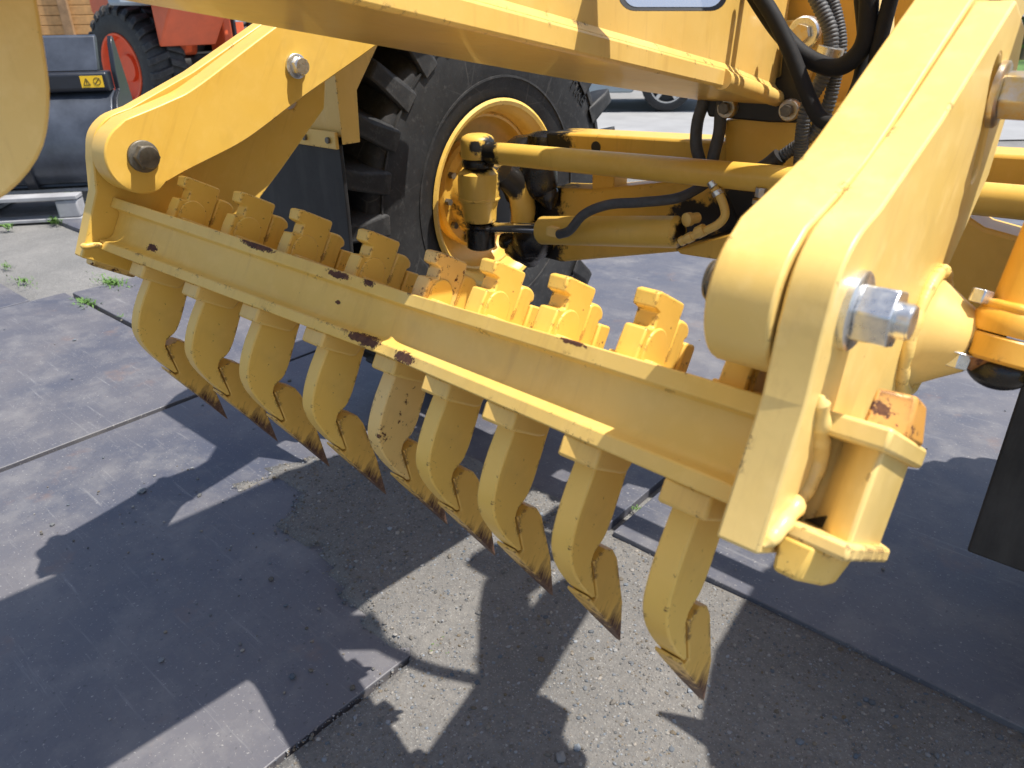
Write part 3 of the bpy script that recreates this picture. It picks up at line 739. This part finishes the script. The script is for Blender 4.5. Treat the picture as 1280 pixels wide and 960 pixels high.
M['axle'] = paint('axle_paint', base=(.76, .45, .07), wear=.3, grease=[(ays(672, 195, YA).x, YA * YS, ays(672, 195, YA).z, .12), (ays(672, 320, YA).x, YA * YS, ays(672, 320, YA).z, .085), (ays(668, 258, YA).x, YA * YS, ays(668, 258, YA).z, .10), (ays(925, 275, YA).x, YA * YS, ays(925, 275, YA).z, .09), (ays(865, 285, YA).x, YA * YS, ays(865, 285, YA).z, .07)])
ax_u = poly_y('axle_upper_beam', [(682, 166), (700, 166), (905, 177), (1120, 186), (1284, 195), (1420, 204), (1420, 250), (1284, 238), (1120, 226), (905, 214), (700, 203), (684, 206)], (YA) * YS, .10, M['axle'], GR, .006)
ax_l = poly_y('axle_lower_beam', [(650, 262), (664, 246), (690, 235), (742, 237), (870, 224), (960, 218), (1120, 228), (1195, 262), (1230, 285), (1284, 300), (1420, 330), (1420, 420), (1284, 402), (1190, 392), (1100, 372), (960, 330), (850, 315), (700, 328), (676, 322), (655, 300)], (YA + .01) * YS, .09, M['axle'], GR, .008)
poly_y('axle_post', [(740, 200), (768, 202), (767, 240), (740, 241)], (YA + .02) * YS, .06, M['axle'], GR, .003)
hole = ays(745, 184, YA)
G().lathe(hole - Vector((0, .0012, 0)), (0, 1, 0), [(0, 0), (0, .0135), (.004, .0135), (.004, 0)], 20).build('hole_shade_disc', M['black'], ax_u, True)  # black disc on the beam face, drawn for the shade inside a hole
poly_y('cylinder_shelf', [(845, 312), (850, 318), (935, 331), (960, 330), (975, 300), (940, 285)], (1.50) * YS, .12, M['axle'], GR, .004)
# grease-caked kingpin bosses at the wheel
kp = ays(680, 185, 1.66)
for c, r, h in ((ays(682, 178, 1.66), .048, .05), (ays(660, 200, 1.68), .060, .12), (ays(662, 300, 1.66), .066, .09), (ays(672, 255, 1.67), .045, .09)):
    G().lathe(c + zv * h * .5, (0, 0, -1), [(0, 0), (0, r * .6), (h * .12, r * .95), (h * .5, r), (h * .9, r * .92), (h, r * .6), (h, 0)], 24).build('kingpin_boss', M['grease'], GR, True)
for px_, py_, r_, sc_ in ((648, 228, .052, (1, .8, 1.1)), (672, 222, .055, (1, .8, 1)), (655, 262, .040, (1, .8, 1.2)), (664, 300, .055, (1.1, .8, .9)), (636, 300, .035, (1, .8, .7)), (684, 245, .030, (1, .8, 1))):
    gl = G().sphere(ays(px_, py_, 1.60), r_, 24, 14, sc_)
    for v in gl.v: v += Vector((0, 0, .016 * noise.noise(v * 30))) + Vector((.012 * noise.noise(v * 24 + Vector((5, 5, 5))), 0, 0))
    gl.build('grease_lump', M['grease'], GR, True)
bl = G().sphere(ays(655, 312, 1.62), .055, sc=(1.1, .8, .75)); 
for v in bl.v: v += Vector((0, 0, .02 * noise.noise(v * 22)))
bl.build('grease_lump', M['grease'], GR, True)
# center pivot block and bolted black plate
poly_y('pivot_block', [(905, 150), (1100, 120), (1120, 190), (1000, 330), (940, 320), (905, 240)], 1.495, .10, M['axle'], GR, .006)
poly_y('nose_panel', [(962, 78), (962, 0), (970, -160), (1240, -160), (1160, 30), (1060, 170), (905, 170), (906, 150), (1000, 152)], 1.52, .06, paint('nose_paint', base=(.78, .43, .055), wear=.2), GR, .004)
bp = poly_y('bolted_plate', [(880, 128), (885, 122), (975, 96), (978, 60), (1000, 60), (1002, 146), (996, 154), (960, 153), (885, 146)], 1.47, .02, M['black'], GR, .004)
ml = poly_y('mount_lug', [(965, 26), (1008, 24), (1022, 34), (1023, 62), (1010, 96), (985, 150), (975, 150), (965, 90)], 1.49, .022, M['frame'], GR, .004)
for px, py, r in ((907, 135, .014), (985, 138, .014), (1003, 42, .020)):
    c = aty(px, py, 1.455)
    G().lathe(c, (0, -1, 0), [(-.02, 0), (-.02, r * 1.45), (-.003, r * 1.45), (0, r * 1.3), (0, 0)], 28).build('washer', M['zincy'] if r < .018 else M['zinc'], GR, True)
    G().cyl(c, c - Vector((0, .012, 0)), r * .85, n=6).build('bolt', M['bolt'] if r < .018 else M['zincy'], GR, bevel=.001)
poly_y('hose_bracket', [(1080, -40), (1092, -40), (1092, 100), (1084, 104), (1080, 96)], 1.25, .10, M['frame'], GR, .002)
cl_ = aty(1097, 70, 1.24); G().cyl(cl_ + zv * .014, cl_ - zv * .012, .014).build('pipe_clamp', M['zinc'], GR, True)

# --- hoses
def hose(name, pts, r, mat, rib=0, y=None, k=10):
    P = spline([aty(a, b, c) for a, b, c in pts], k)
    if rib:
        Q = []; L = 0
        for i in range(len(P) - 1):
            n = max(1, int((P[i + 1] - P[i]).length / .0016))
            for j in range(n): Q.append(P[i].lerp(P[i + 1], j / n))
        Q.append(P[-1])
        rad = [r * (1.0 if i % 3 else .88) for i in range(len(Q))]
        return G().tube(Q, r, 12, rad).build(name, mat, GR, True)
    return G().tube(P, r, 14).build(name, mat, GR, True)
hose('hydraulic_hose', [(699, 293, 1.31), (712, 288, 1.30), (730, 268, 1.30), (760, 256, 1.31), (800, 253, 1.33), (845, 248, 1.36), (872, 236, 1.41), (885, 226, 1.45), (890, 215, 1.47)], .0105, M['hoseg'])
hose('hydraulic_hose', [(882, 100, 1.47), (879, 128, 1.47), (872, 152, 1.47), (870, 180, 1.46), (876, 205, 1.46)], .0125, M['hoseg'])
hose('hydraulic_hose', [(905, 110, 1.46), (901, 140, 1.47), (899, 165, 1.47), (893, 190, 1.46), (889, 210, 1.46)], .0125, M['hoseg'])
hose('hydraulic_hose', [(935, -20, 1.20), (955, 12, 1.20), (975, 40, 1.20), (1000, 66, 1.20), (1025, 80, 1.20), (1048, 84, 1.20), (1070, 70, 1.20), (1082, 48, 1.20), (1086, 10, 1.2), (1086, -30, 1.2)], .0130, M['hose'])
hose('hydraulic_hose', [(940, -20, 1.17), (965, 18, 1.17), (985, 58, 1.17), (1000, 95, 1.17), (1012, 125, 1.17), (1025, 148, 1.17), (1040, 154, 1.17), (1055, 147, 1.18), (1066, 125, 1.2), (1077, 95, 1.22), (1082, 50, 1.23), (1076, -20, 1.23)], .0115, M['hose'])
hose('corrugated_conduit', [(1010, -20, 1.36), (1026, 10, 1.36), (1038, 40, 1.36), (1037, 70, 1.36), (1027, 100, 1.36), (1010, 130, 1.36), (1003, 165, 1.36), (1000, 210, 1.38)], .0125, M['hoseg'], 1)
hose('corrugated_conduit', [(1032, -20, 1.38), (1045, 20, 1.38), (1050, 60, 1.38), (1042, 105, 1.38), (1032, 140, 1.38), (1014, 168, 1.38), (985, 190, 1.38), (968, 202, 1.38)], .0115, M['hoseg'], 1)
hose('black_hose', [(1118, -20, 1.2), (1105, 30, 1.2), (1098, 60, 1.2), (1092, 95, 1.2)], .0105, M['hose'])
c = aty(1035, 72, 1.35); d = (aty(1030, 86, 1.35) - aty(1040, 58, 1.35)).normalized()
G().cyl(c - d * .016, c + d * .016, .021, n=28).build('hose_clamp', M['zinc'], GR, True)
hose('hose_end_boot', [(975, 195, 1.37), (962, 206, 1.37), (952, 212, 1.38)], .0155, M['black'])
for pts in (((893, 235, 1.44), (899, 243, 1.44), (905, 258, 1.44), (906, 270, 1.44), (898, 280, 1.44), (885, 287, 1.44), (868, 294, 1.44), (854, 300, 1.44)), ((950, 255, 1.48), (945, 268, 1.48), (935, 282, 1.48), (926, 294, 1.48), (925, 310, 1.48))):
    P = spline([ays(*q) for q in pts], 6); pp = G().tube(P, .0085, 12).build('steel_pipe', M['yellow'], GR, True)
for px, py, r, dx, dy, mt in ((876, 289, .0125, 10, -5, 'yellow'), (862, 297, .0105, 8, -4, 'yellow'), (853, 301, .0100, 5, -3, 'yellow'), (897, 241, .011, 3, 6, 'zinc'), (891, 230, .010, 4, 7, 'zinc'), (952, 240, .0125, -2, 12, 'zincy'), (948, 252, .012, -1, 6, 'zincy')):
    a, b = ays(px - dx / 2, py - dy / 2, 1.44), ays(px + dx / 2, py + dy / 2, 1.44)
    G().cyl(a, b, r, n=8).build('fitting', M[mt], GR, bevel=.001)
G().lathe(ays(872, 272, 1.50), (-.3, -1, 0), [(0, .011), (.02, .011), (.02, .014), (.032, .014), (.034, .009), (.034, 0)], 16).build('grease_plug', M['yellow'], GR, True)

# --- wheels
KW = 2.07 / 2.34
HUB = atd(622, 245, 2.07)
TYR = .625
def wheel(hubx, hubc, s, near):
    """s = +1: machine inside lies towards +x"""
    ty = G(); 
    W2 = .175
    prof = []
    # profile from inner bead round the tread to the outer bead, as (distance along +inside, radius)
    cxx = -.135
    half = [(.128, .270), (.142, .290), (.160, .36), (.170, .45), (.166, .515), (.158, .530), (.140, .543), (.10, .548), (0, .550)]
    pr = [(cxx + a, b) for a, b in half] + [(cxx - a, b) for a, b in half[::-1][1:]] 
    pr += [(cxx - .10, .268), (cxx + .10, .268)]
    tyre = G().lathe(hubc, (s, 0, 0), [(p * KW, q * KW) for p, q in pr], 96, True, u=(0, 1, 0)).build('tyre', M['tyre'], GR, True)
    # sidewall ribs
    for d, rr in ((cxx + .159, .352), (cxx + .171, .50)):
        G().lathe(hubc, (s, 0, 0), [(p * KW, q * KW) for p, q in [(d - .004, rr - .004), (d + .0025, rr - .003), (d + .0025, rr + .003), (d - .004, rr + .004)]], 96, True, u=(0, 1, 0)).build('sidewall_rib', M['tyre'], tyre, True)
    # tread lugs: alternating blocks reaching from the shoulder past the centre
    NL = 28
    lug = G()
    for k, (d0, d1, sk) in enumerate(((.178, -.02, 1), (-.178, .02, -1))):
        key = 'lug%d%d' % (k, s)
        rows = []
        for d, top, bot, hw, off in ((d0, .575, .475, .036, .0), (d0 * .93, .622, .500, .038, .004), (d0 * .55, .640, .530, .038, .024), (d1, .645, .535, .036, .056)):
            rows.append([Vector((s * (cxx + d), off - hw * .5 * 1.15, bot)), Vector((s * (cxx + d), off + hw * 1.15, bot)), Vector((s * (cxx + d), off + hw * .85, top)), Vector((s * (cxx + d), off - hw * .5 * .85, top))])
        vs = []; fs = []
        for r_ in rows: vs += r_
        for i in range(3):
            for q in range(4): fs.append((i * 4 + q, i * 4 + (q + 1) % 4, (i + 1) * 4 + (q + 1) % 4, (i + 1) * 4 + q))
        fs += [(3, 2, 1, 0), (12, 13, 14, 15)]
        # side groove notch on the shoulder face comes as a small dark recess block
        for i in range(NL):
            a = 2 * math.pi * (i + .5 * k) / NL
            if key not in meshes:
                o = finish('tread_lug', vs, fs, M['tyre'], tyre, bevel=.006); meshes[key] = o
            else:
                o = meshes[key].copy(); COL.objects.link(o); o.parent = tyre
            o.matrix_local = Matrix.Translation(hubc) @ Matrix.Rotation(a, 4, 'X') @ Matrix.Scale(KW, 4)
    # raised lettering-like mould marks are left off; rim
    rim = G().lathe(hubc, (s, 0, 0), [(p * KW, q * KW * .845) for p, q in [(.012, .345), (.018, .335), (.014, .322), (0, .312), (-.01, .300), (-.03, .296), (-.10, .292), (-.115, .28), (-.13, .262), (-.14, .20), (-.14, .12), (-.12, .115), (-.12, 0)]], 72, u=(0, 1, 0)).build('rim', paint('rim_paint%d' % s, base=(.80, .51, .10), wear=.4, dust=.5), GR, True)
    G().lathe(hubc, (s, 0, 0), [(p * KW, q * KW * .845) for p, q in [(-.055, .278), (-.053, .286), (-.058, .296), (-.07, .296)]], 60, u=(0, 1, 0)).build('rim_bead', M['yellow'], rim, True)
    # backing plate / brake drum facing in
    hubp = G().lathe(hubc, (s, 0, 0), [(p * KW, q * KW * .845) for p, q in [(-.12, .20), (-.085, .205), (-.075, .195), (-.07, .165), (-.065, .16), (-.02, .155), (-.01, .145), (.0, .12), (.02, .11), (.02, 0)]], 56, u=(0, 1, 0)).build('hub', paint('hub_paint%d' % s, base=(.72, .43, .07), wear=.4, grease=[(hubc.x + s * .0, hubc.y, hubc.z - .03, .13)]), GR, True)  # hub patch: grease plus shade put into the same dark colour
    for i in range(12):
        a = 2 * math.pi * i / 12; c = hubc + Vector((-s * .072, math.cos(a) * .154, math.sin(a) * .154)) * KW
        G().cyl(c, c + Vector((s * .014, 0, 0)), .0095, n=6).build('wheel_nut', M['bolt'], hubp)
wheel(0, HUB, 1, True)
fc = bpy.data.curves.new('lettering', 'FONT'); fc.body = 'TIRE'; fc.size = .044; fc.extrude = .0015; fc.space_character = 1.1
fo = bpy.data.objects.new('lettering', fc); COL.objects.link(fo); bpy.context.view_layer.update()
fm = bpy.data.meshes.new_from_object(fo.evaluated_get(bpy.context.evaluated_depsgraph_get())); bpy.data.objects.remove(fo)
xs = HUB.x + .0358 * KW
pa, pb = atx(711, 106, xs), atx(731, 139, xs); tx = (pb - pa).normalized(); nx_ = Vector((1, 0, 0)); ty_ = nx_.cross(tx)
fm.transform(Matrix(((tx.x, ty_.x, nx_.x, pa.x), (tx.y, ty_.y, nx_.y, pa.y), (tx.z, ty_.z, nx_.z, pa.z), (0, 0, 0, 1))))
fm.materials.clear(); fm.materials.append(M['tyre'])
link(bpy.data.objects.new('sidewall_lettering', fm), GR)
HUB2 = Vector((.10, HUB.y, HUB.z))
wheel(0, HUB2, -1, False)

# --- fenders with rubber flaps
def fender(xi, xo, flap=None):
    s = 1 if xo > xi else -1
    yc, zc = HUB.y, HUB.z
    Y0 = .955
    arcp = [(Y0, .805), (Y0, .93), (1.06, 1.065), (1.22, 1.18), (1.50, 1.24), (1.75, 1.23)]
    th = .02
    vs = []; fs = []
    inner = arcp; n = len(arcp)
    outer = [(a + .016, b - .006) for a, b in arcp]
    for x in (xi, xo):
        vs += [(x, a, b) for a, b in arcp] + [(x, a, b) for a, b in outer]
    m = 2 * n
    for i in range(n - 1):
        fs += [(i, i + 1, m + i + 1, m + i), (n + i, m + n + i, m + n + i + 1, n + i + 1), (i, n + i, n + i + 1, i + 1), (m + i, m + i + 1, m + n + i + 1, m + n + i)]
    fs += [(0, m, m + n, n), (n - 1, 2 * n - 1, m + 2 * n - 1, m + n - 1)]
    fe = finish('fender', vs, fs, paint('fender_paint%d' % s, base=(.72, .47, .13), wear=.2, dust=.6), GR, bevel=.003)
    # inner cheek
    ck = [(Y0 - .004, .79), (Y0 - .004, .935), (1.057, 1.07), (1.215, 1.186), (1.50, 1.246), (1.50, 1.19), (1.24, 1.12), (1.08, .99), (1.0, .89), (.995, .79)]
    G().prism(ck, xi - s * .0035, xi - s * .0005).build('fender_cheek', M['yellow'], fe, bevel=.001)
    G().box(((xi + xo) / 2, Y0 - .012, .798), (abs(xo - xi) * .98, .008, .034)).build('flap_strip', M['yellow'], fe, bevel=.002)
    for i in range(5):
        x = xi + (xo - xi) * (.07 + .215 * i); c = Vector((x, Y0 - .016, .798))
        G().cyl(c, c - Vector((0, .006, 0)), .0065, n=10).build('bolt', M['bolt'], fe, bevel=.001)
    vs = []; fs = []; 
    q = [(0, .79), (.0, .65), (-.004, .52), (-.012, .40)]
    for x in ((xi + s * .006) if flap is None else flap, xo):
        vs += [(x, Y0 - .006 + a, b) for a, b in q] + [(x, Y0 + .003 + a, b) for a, b in q]
    k = len(q); m = 2 * k
    for i in range(k - 1): fs += [(i, i + 1, m + i + 1, m + i), (k + i, m + k + i, m + k + i + 1, k + i + 1), (i, k + i, k + i + 1, i + 1), (m + i, m + i + 1, m + k + i + 1, m + k + i)]
    fs += [(0, m, m + k, k), (k - 1, 2 * k - 1, m + 2 * k - 1, m + k - 1)]
    finish('mud_flap', vs, fs, M['flap'], fe, bevel=.003)
fender(-1.288, -1.66)
fender(.115, .46, -.060)

# lift links: steep bars that carry the scarifier arms up to the frame
for x0, x1, y0, z0 in ((-.205, -.180, .80, .98), (-1.212, -1.188, .86, 1.0)):
    m_ = .67
    G().prism([(y0, z0), (y0 + .13, z0), (y0 + .13 + .5 * m_, z0 + .5), (y0 + .5 * m_, z0 + .5)], x0, x1).build('lift_link', M['frame'], GR, bevel=.004)
    G().cyl((x0 - .05, y0 + .065 + .5 * m_, z0 + .5), (x1 + .05, y0 + .065 + .5 * m_, z0 + .5), .05, n=28).build('link_pin', M['frame'], GR, True)
G().box((-1.20, 1.19, 1.62), (.03, .17, .06), Matrix.Rotation(R(-15), 3, 'Z')).build('link_bracket', M['frame'], GR, bevel=.01)
# blade lift arms behind the camera side
G().tube([(MX + .30, -.6, 2.3), (MX + .35, -.6, .6)], .05, 20).build('lift_cylinder', M['frame'], GR, True)
G().tube([(MX - .34, -.6, 2.3), (MX - .38, -.6, .6)], .05, 20).build('lift_cylinder', M['frame'], GR, True)

# ================================================================== BACKGROUND
# building with board cladding
wc = atd(95, 20, 13.0 * GS); wdir = (rv * .97 + hv * .06).normalized(); wn_ = Vector((wdir.y, -wdir.x, 0))
BD = thing('building', 'wooden clad building behind the black bucket at top left', 'building', (wc.x, wc.y, 0), (0, 0, math.atan2(wdir.y, wdir.x)))
G().box((0, .10, 2.0), (9, .12, 4.0)).build('wall', M['wood'], BD)
for i in range(26):
    o = G().box((0, 0, 0), (8.98, .035, .146)).build('plank', M['wood'], BD, bevel=.008) if i == 0 else None
    if o is None:
        o = first.copy(); COL.objects.link(o); o.parent = BD
    else: first = o
    o.location = (0, .012 + random.uniform(-.003, .003), .08 + .155 * i)
for x in (-1.5, -.15, 1.9):
    G().box((x, -.05, 2.0), (.16, .09, 4.0)).build('post', M['woodpost'], BD, bevel=.01)
# wheel loader
w1 = atd(154, 97, 8.6 * GS); w2 = atd(292, 72, 9.7 * GS)
axd = Vector((w2.x - w1.x, w2.y - w1.y, 0)).normalized(); fwd = Vector((-axd.y, axd.x, 0))
WL = thing('wheel_loader', 'orange wheel loader with lugged tyres parked at top left', 'wheel loader', (w1.x, w1.y, 0), (0, 0, math.atan2(axd.y, axd.x)))
def lw(xc, yc, s):
    RW_ = .66; c = Vector((xc, yc, RW_ - .02))
    pr = [(-.02, .36), (.0, .40), (.01, .50), (-.01, .60), (-.06, .635), (-.40, .635), (-.45, .60), (-.46, .50), (-.45, .40), (-.43, .36)]
    ty = G().lathe(c, (-s, 0, 0), pr, 64, True, u=(0, 0, 1)).build('tyre', M['tyre'], WL, True)
    for row in (0, 1):
        for i in range(26):
            a = 2 * math.pi * (i + .5 * row) / 26
            key = 'll%d%d' % (row, s)
            if key not in meshes:
                d0, d1 = (.0, -.22) if row == 0 else (-.45, -.22)
                vs = []
                for d, r0_, r1_, off in ((d0 + (.008 if row == 0 else -.008), .56, .625, 0), (d0 * .8 + d1 * .2, .60, .675, .02), (d1, .62, .68, .07)):
                    vs += [Vector((-s * d, off - .042, r0_)), Vector((-s * d, off + .042, r0_)), Vector((-s * d, off + .034, r1_)), Vector((-s * d, off - .034, r1_))]
                fs = [(i_ * 4 + q, i_ * 4 + (q + 1) % 4, i_ * 4 + 4 + (q + 1) % 4, i_ * 4 + 4 + q) for i_ in range(2) for q in range(4)] + [(3, 2, 1, 0), (8, 9, 10, 11)]
                o = finish('tread_lug', vs, fs, M['tyre'], ty, bevel=.01); meshes[key] = o
            else: o = meshes[key].copy(); COL.objects.link(o); o.parent = ty
            o.matrix_local = Matrix.Translation(c) @ Matrix.Rotation(a, 4, 'X')
    G().lathe(c, (-s, 0, 0), [(-.01, .375), (.005, .37), (-.0, .35), (-.02, .335), (-.09, .32), (-.11, .29), (-.12, .15), (-.08, .14), (-.08, 0)], 48, u=(0, 0, 1)).build('rim', M['orangerim'], WL, True)
lw(.0, 0, 1); 
TK = (Vector((w2.x - w1.x, w2.y - w1.y, 0))).length / GS + .25
lw(TK, 0, -1)
G().prism([(-.15, .75), (-.55, 2.0), (-.35, 2.1), (.9, 2.1), (.9, .70)], .50, .95).build('body', M['orange'], WL, bevel=.03)
G().prism([(-.7, 1.35), (-.7, 2.5), (.9, 2.5), (.9, 1.2), (.2, 1.2)], .30, .86).build('engine_cover', M['orange'], WL, bevel=.05)
G().prism([(-.65, 1.28), (-.75, 2.4), (-.5, 2.4), (-.45, 1.28)], -.25, .28).build('fender_panel', M['bluegrey'], WL, bevel=.03)
G().prism([(-.68, .86), (-1.02, 1.25), (-1.05, 2.2), (-.66, 2.2)], .10, .84).build('fender', M['orange'], WL, bevel=.02)
lad = G().box((0, 0, 0), (.03, .05, 1.6)).build('ladder_rail', M['bucketblack'], WL); lad.location = (.92, -.95, 1.25)
lad2 = lad.copy(); COL.objects.link(lad2); lad2.parent = WL; lad2.location = (1.14, -.95, 1.25)
for i in range(5):
    G().box((1.03, -.95, .52 + .3 * i), (.22, .10, .035)).build('ladder_step', M['bluegrey'], WL, bevel=.004)
G().box((1.12, -.55, 1.0), (.3, .3, 1.0)).build('tank', M['orange'], WL, bevel=.02)
G().box((1.45, .3, 1.55), (1.0, .9, 1.1)).build('chassis', M['black'], WL, bevel=.03)
G().cyl((.2, 0, .62), (TK - .2, 0, .62), .16).build('axle', M['black'], WL, True)
# loader bucket on a pallet
bc = atz(112, 222, .15); bax = (rv * .985 + hv * .17).normalized(); ang = math.atan2(bax.y, bax.x)
BK = thing('loader_bucket', 'black loader bucket with worn grey back standing on the pallet', 'bucket', (bc.x + bax.x * .02, bc.y + bax.y * .02 + .0, .152), (0, 0, ang))
bo_ = [(-.30, .0), (-.36, .10), (-.37, .25), (-.32, .42), (-.22, .55), (-.12, .60), (-.12, .72), (-.07, .88), (-.03, .93), (.0, .92), (.10, .60), (.24, .05), (.2, .0)]
G().prism([(-.32, .02), (-.37, .10), (-.385, .25), (-.335, .42), (-.235, .555), (-.14, .60), (-.10, .58), (-.2, .52), (-.29, .40), (-.34, .25), (-.33, .11), (-.28, .03)], -1.1, .33).build('back_sheet', M['bucketgrey'], BK, True, .006)
G().prism([(-.235, .595), (-.25, .612), (-.25, .705), (-.23, .72), (-.12, .72), (-.12, .60)], -1.1, .33).build('cross_tube', M['bucketblack'], BK, bevel=.01)
G().prism([(-.20, .722), (-.10, .93), (-.07, .94), (-.05, .92), (-.14, .722)], -1.1, .27).build('spill_guard', M['bucketgrey'], BK, bevel=.006)
for x in (-1.13, .33):
    G().prism(bo_, x, x + .03).build('side_plate', M['bucketblack'], BK, bevel=.004)
G().prism([(-.36, .0), (-.40, .10), (-.41, .25), (-.35, .44), (-.27, .56), (-.22, .56), (-.33, .40), (-.36, .25), (-.34, .1), (-.31, .0)], -.30, -.24).build('wear_rib', M['bucketblack'], BK, bevel=.004)
G().prism([(-.31, .0), (-.30, .03), (.2, .03), (.22, .0)], -1.1, .33).build('floor', M['bucketblack'], BK)
st1 = finish('sticker', [(.165, -.2525, .622), (.305, -.2525, .622), (.305, -.2525, .695), (.165, -.2525, .695)], [(0, 1, 2, 3)], M['sticker'], BK)
st1['label'] = 'yellow warning sticker with triangle sign'
g = G()
for a, b in (((0.180, 0.638), (0.222, 0.638)), ((0.222, 0.638), (0.201, 0.680)), ((0.201, 0.680), (0.180, 0.638)), ((0.201, 0.648), (0.201, 0.666)), ((0.250, 0.642), (0.284, 0.678))):
    g.cyl((a[0], -.2532, a[1]), (b[0], -.2532, b[1]), .0025, n=6)
for k in range(14): a = 6.2832 * k / 14; b = 6.2832 * (k + 1) / 14; g.cyl((.267 + .022 * math.cos(a), -.2532, .660 + .022 * math.sin(a)), (.267 + .022 * math.cos(b), -.2532, .660 + .022 * math.sin(b)), .002, n=6)
g.build('warning_sign', M['ink'], st1)
pc = atz(40, 236, 0)
PL_ = thing('pallet', 'grey pallet under the black loader bucket', 'pallet', (bc.x - bax.x * .30, bc.y - bax.y * .30, -.018), (0, 0, ang))
for y in (-.46, -.2, .1, .4): G().box((-.35, y, .155), (1.5, .12, .025)).build('deck_board', M['palletwood'], PL_, bevel=.004)
for x in (-1.05, -.35, .33):
    for y in (-.45, .0, .42): G().box((x, y, .085), (.13, .13, .11)).build('block', M['palletwood'], PL_, bevel=.01)
    G().box((x, 0, .018), (.14, 1.05, .022)).build('bottom_board', M['palletwood'], PL_, bevel=.004)
for y in (-.45, .42): G().box((-.35, y, .0175), (1.5, .12, .021)).build('bottom_board', M['palletwood'], PL_, bevel=.004)
# parked car behind the front tyre
cp = atz(832, 139, 0); cdir = (rv * .99 + hv * -.12).normalized()
CR = thing('parked_car', 'grey blue parked car seen below the machine frame', 'car', (cp.x, cp.y, 0), (0, 0, math.atan2(cdir.y, cdir.x)))
body = [(-3.3, .28), (-3.35, .70), (-3.1, .98), (-2.0, 1.02), (-1.3, 1.02), (.1, .98), (.72, .86), (.86, .62), (.82, .30), (.42, .24), (.36, .45), (.2, .62), (0, .66), (-.2, .62), (-.36, .45), (-.42, .22), (-2.2, .22), (-2.26, .45), (-2.42, .62), (-2.6, .66), (-2.8, .62), (-2.96, .45), (-3.0, .26)]
n = len(body)
vs = [(a, -.02, b) for a, b in body] + [(a, 1.70, b) for a, b in body]
finish('body', vs, [tuple(range(n)), tuple(range(n, 2 * n))[::-1]] + [(i, (i + 1) % n, n + (i + 1) % n, n + i) for i in range(n)], M['carpaint'], CR, bevel=.04, seg=3)
cab = [(-3.0, 1.0), (-2.5, 1.48), (-1.2, 1.50), (-.25, .99)]
finish('cabin', [(a, .10 + (b - 1) * .3, b) for a, b in cab] + [(a, 1.58 - (b - 1) * .3, b) for a, b in cab], [(0, 1, 2, 3), (7, 6, 5, 4), (0, 4, 5, 1), (1, 5, 6, 2), (2, 6, 7, 3), (3, 7, 4, 0)], M['glass'], CR, bevel=.04)
G().box((-1.85, .84, 1.50), (1.2, 1.2, .03)).build('roof', M['carpaint'], CR, bevel=.01)
for x in (0, -2.6):
    for y in (.10, 1.58):
        s_ = -1 if y < .5 else 1
        tw = G().lathe((x, y, .315), (0, s_, 0), [(.10, .20), (.11, .22), (.105, .28), (.09, .31), (.06, .317), (-.08, .317), (-.1, .29), (-.1, .2)], 40, True).build('tyre', M['tyre'], CR, True)
        rm = G().lathe((x, y, .315), (0, s_, 0), [(.108, .215), (.10, .205), (.04, .195), (.03, 0)], 40).build('rim', M['black'], CR, True)
        for k in range(5):
            a = 6.2832 * k / 5 + .3
            G().box((x + math.cos(a) * .11, y + s_ * .085, .315 + math.sin(a) * .11), (.19, .03, .045), Matrix.Rotation(-a, 3, 'Y')).build('spoke', M['zinc'], rm, bevel=.006)
        G().lathe((x, y, .315), (0, s_, 0), [(.09, .20), (.112, .205), (.112, .218), (.09, .222)], 40, True).build('rim_lip', M['zinc'], rm, True)
# trees on the far verge
def tree(px, depth, h, label, n=2600, spread=2.2):
    c = atd(px, 60, depth); g = thing('tree', label, 'tree', (c.x, c.y, -.01), group='trees along the far verge')
    pts = [(0, 0, 0), (.05, .02, h * .25), (-.05, .05, h * .55), (.05, 0, h * .85)]
    tr = G().tube(spline(pts, 5), .12, 10, [.16 * (1 - .8 * k / 15) for k in range(16)])
    for k in range(7):
        a = random.random() * 6.28; z = h * random.uniform(.2, .7); L = spread * random.uniform(.5, .9)
        tr.tube(spline([(0, 0, z), (math.cos(a) * L * .5, math.sin(a) * L * .5, z + .35), (math.cos(a) * L, math.sin(a) * L, z + .6)], 4), .04, 6)
    tr.build('trunk', M['bark'], g, True)
    lf = G(); cl = [(random.gauss(0, .45) * spread, random.gauss(0, .45) * spread, h * random.uniform(.12, 1.0), random.uniform(.3, .75)) for _ in range(46)]
    for _ in range(n):
        cx, cy, cz, r = random.choice(cl)
        p = Vector((cx, cy, cz)) + Vector((random.gauss(0, 1), random.gauss(0, 1), random.gauss(0, .8))) * r * .5
        d = Vector((random.gauss(0, 1), random.gauss(0, 1), random.gauss(0, 1))).normalized(); u = d.orthogonal().normalized() * random.uniform(.05, .11); w = d.cross(u).normalized() * random.uniform(.03, .06)
        lf.add([p - u, p + w, p + u, p - w], [(0, 1, 2, 3)])
    stuff(lf.build('crown', M['leaf'], g))
tree(1275, 17.5 * GS, 3.2, 'leafy tree at the top right corner, beside the arm')

for o_ in (WL, PL_, CR, BD): o_.scale = (GS, GS, GS)
BK.scale = (.86, .86, .86)
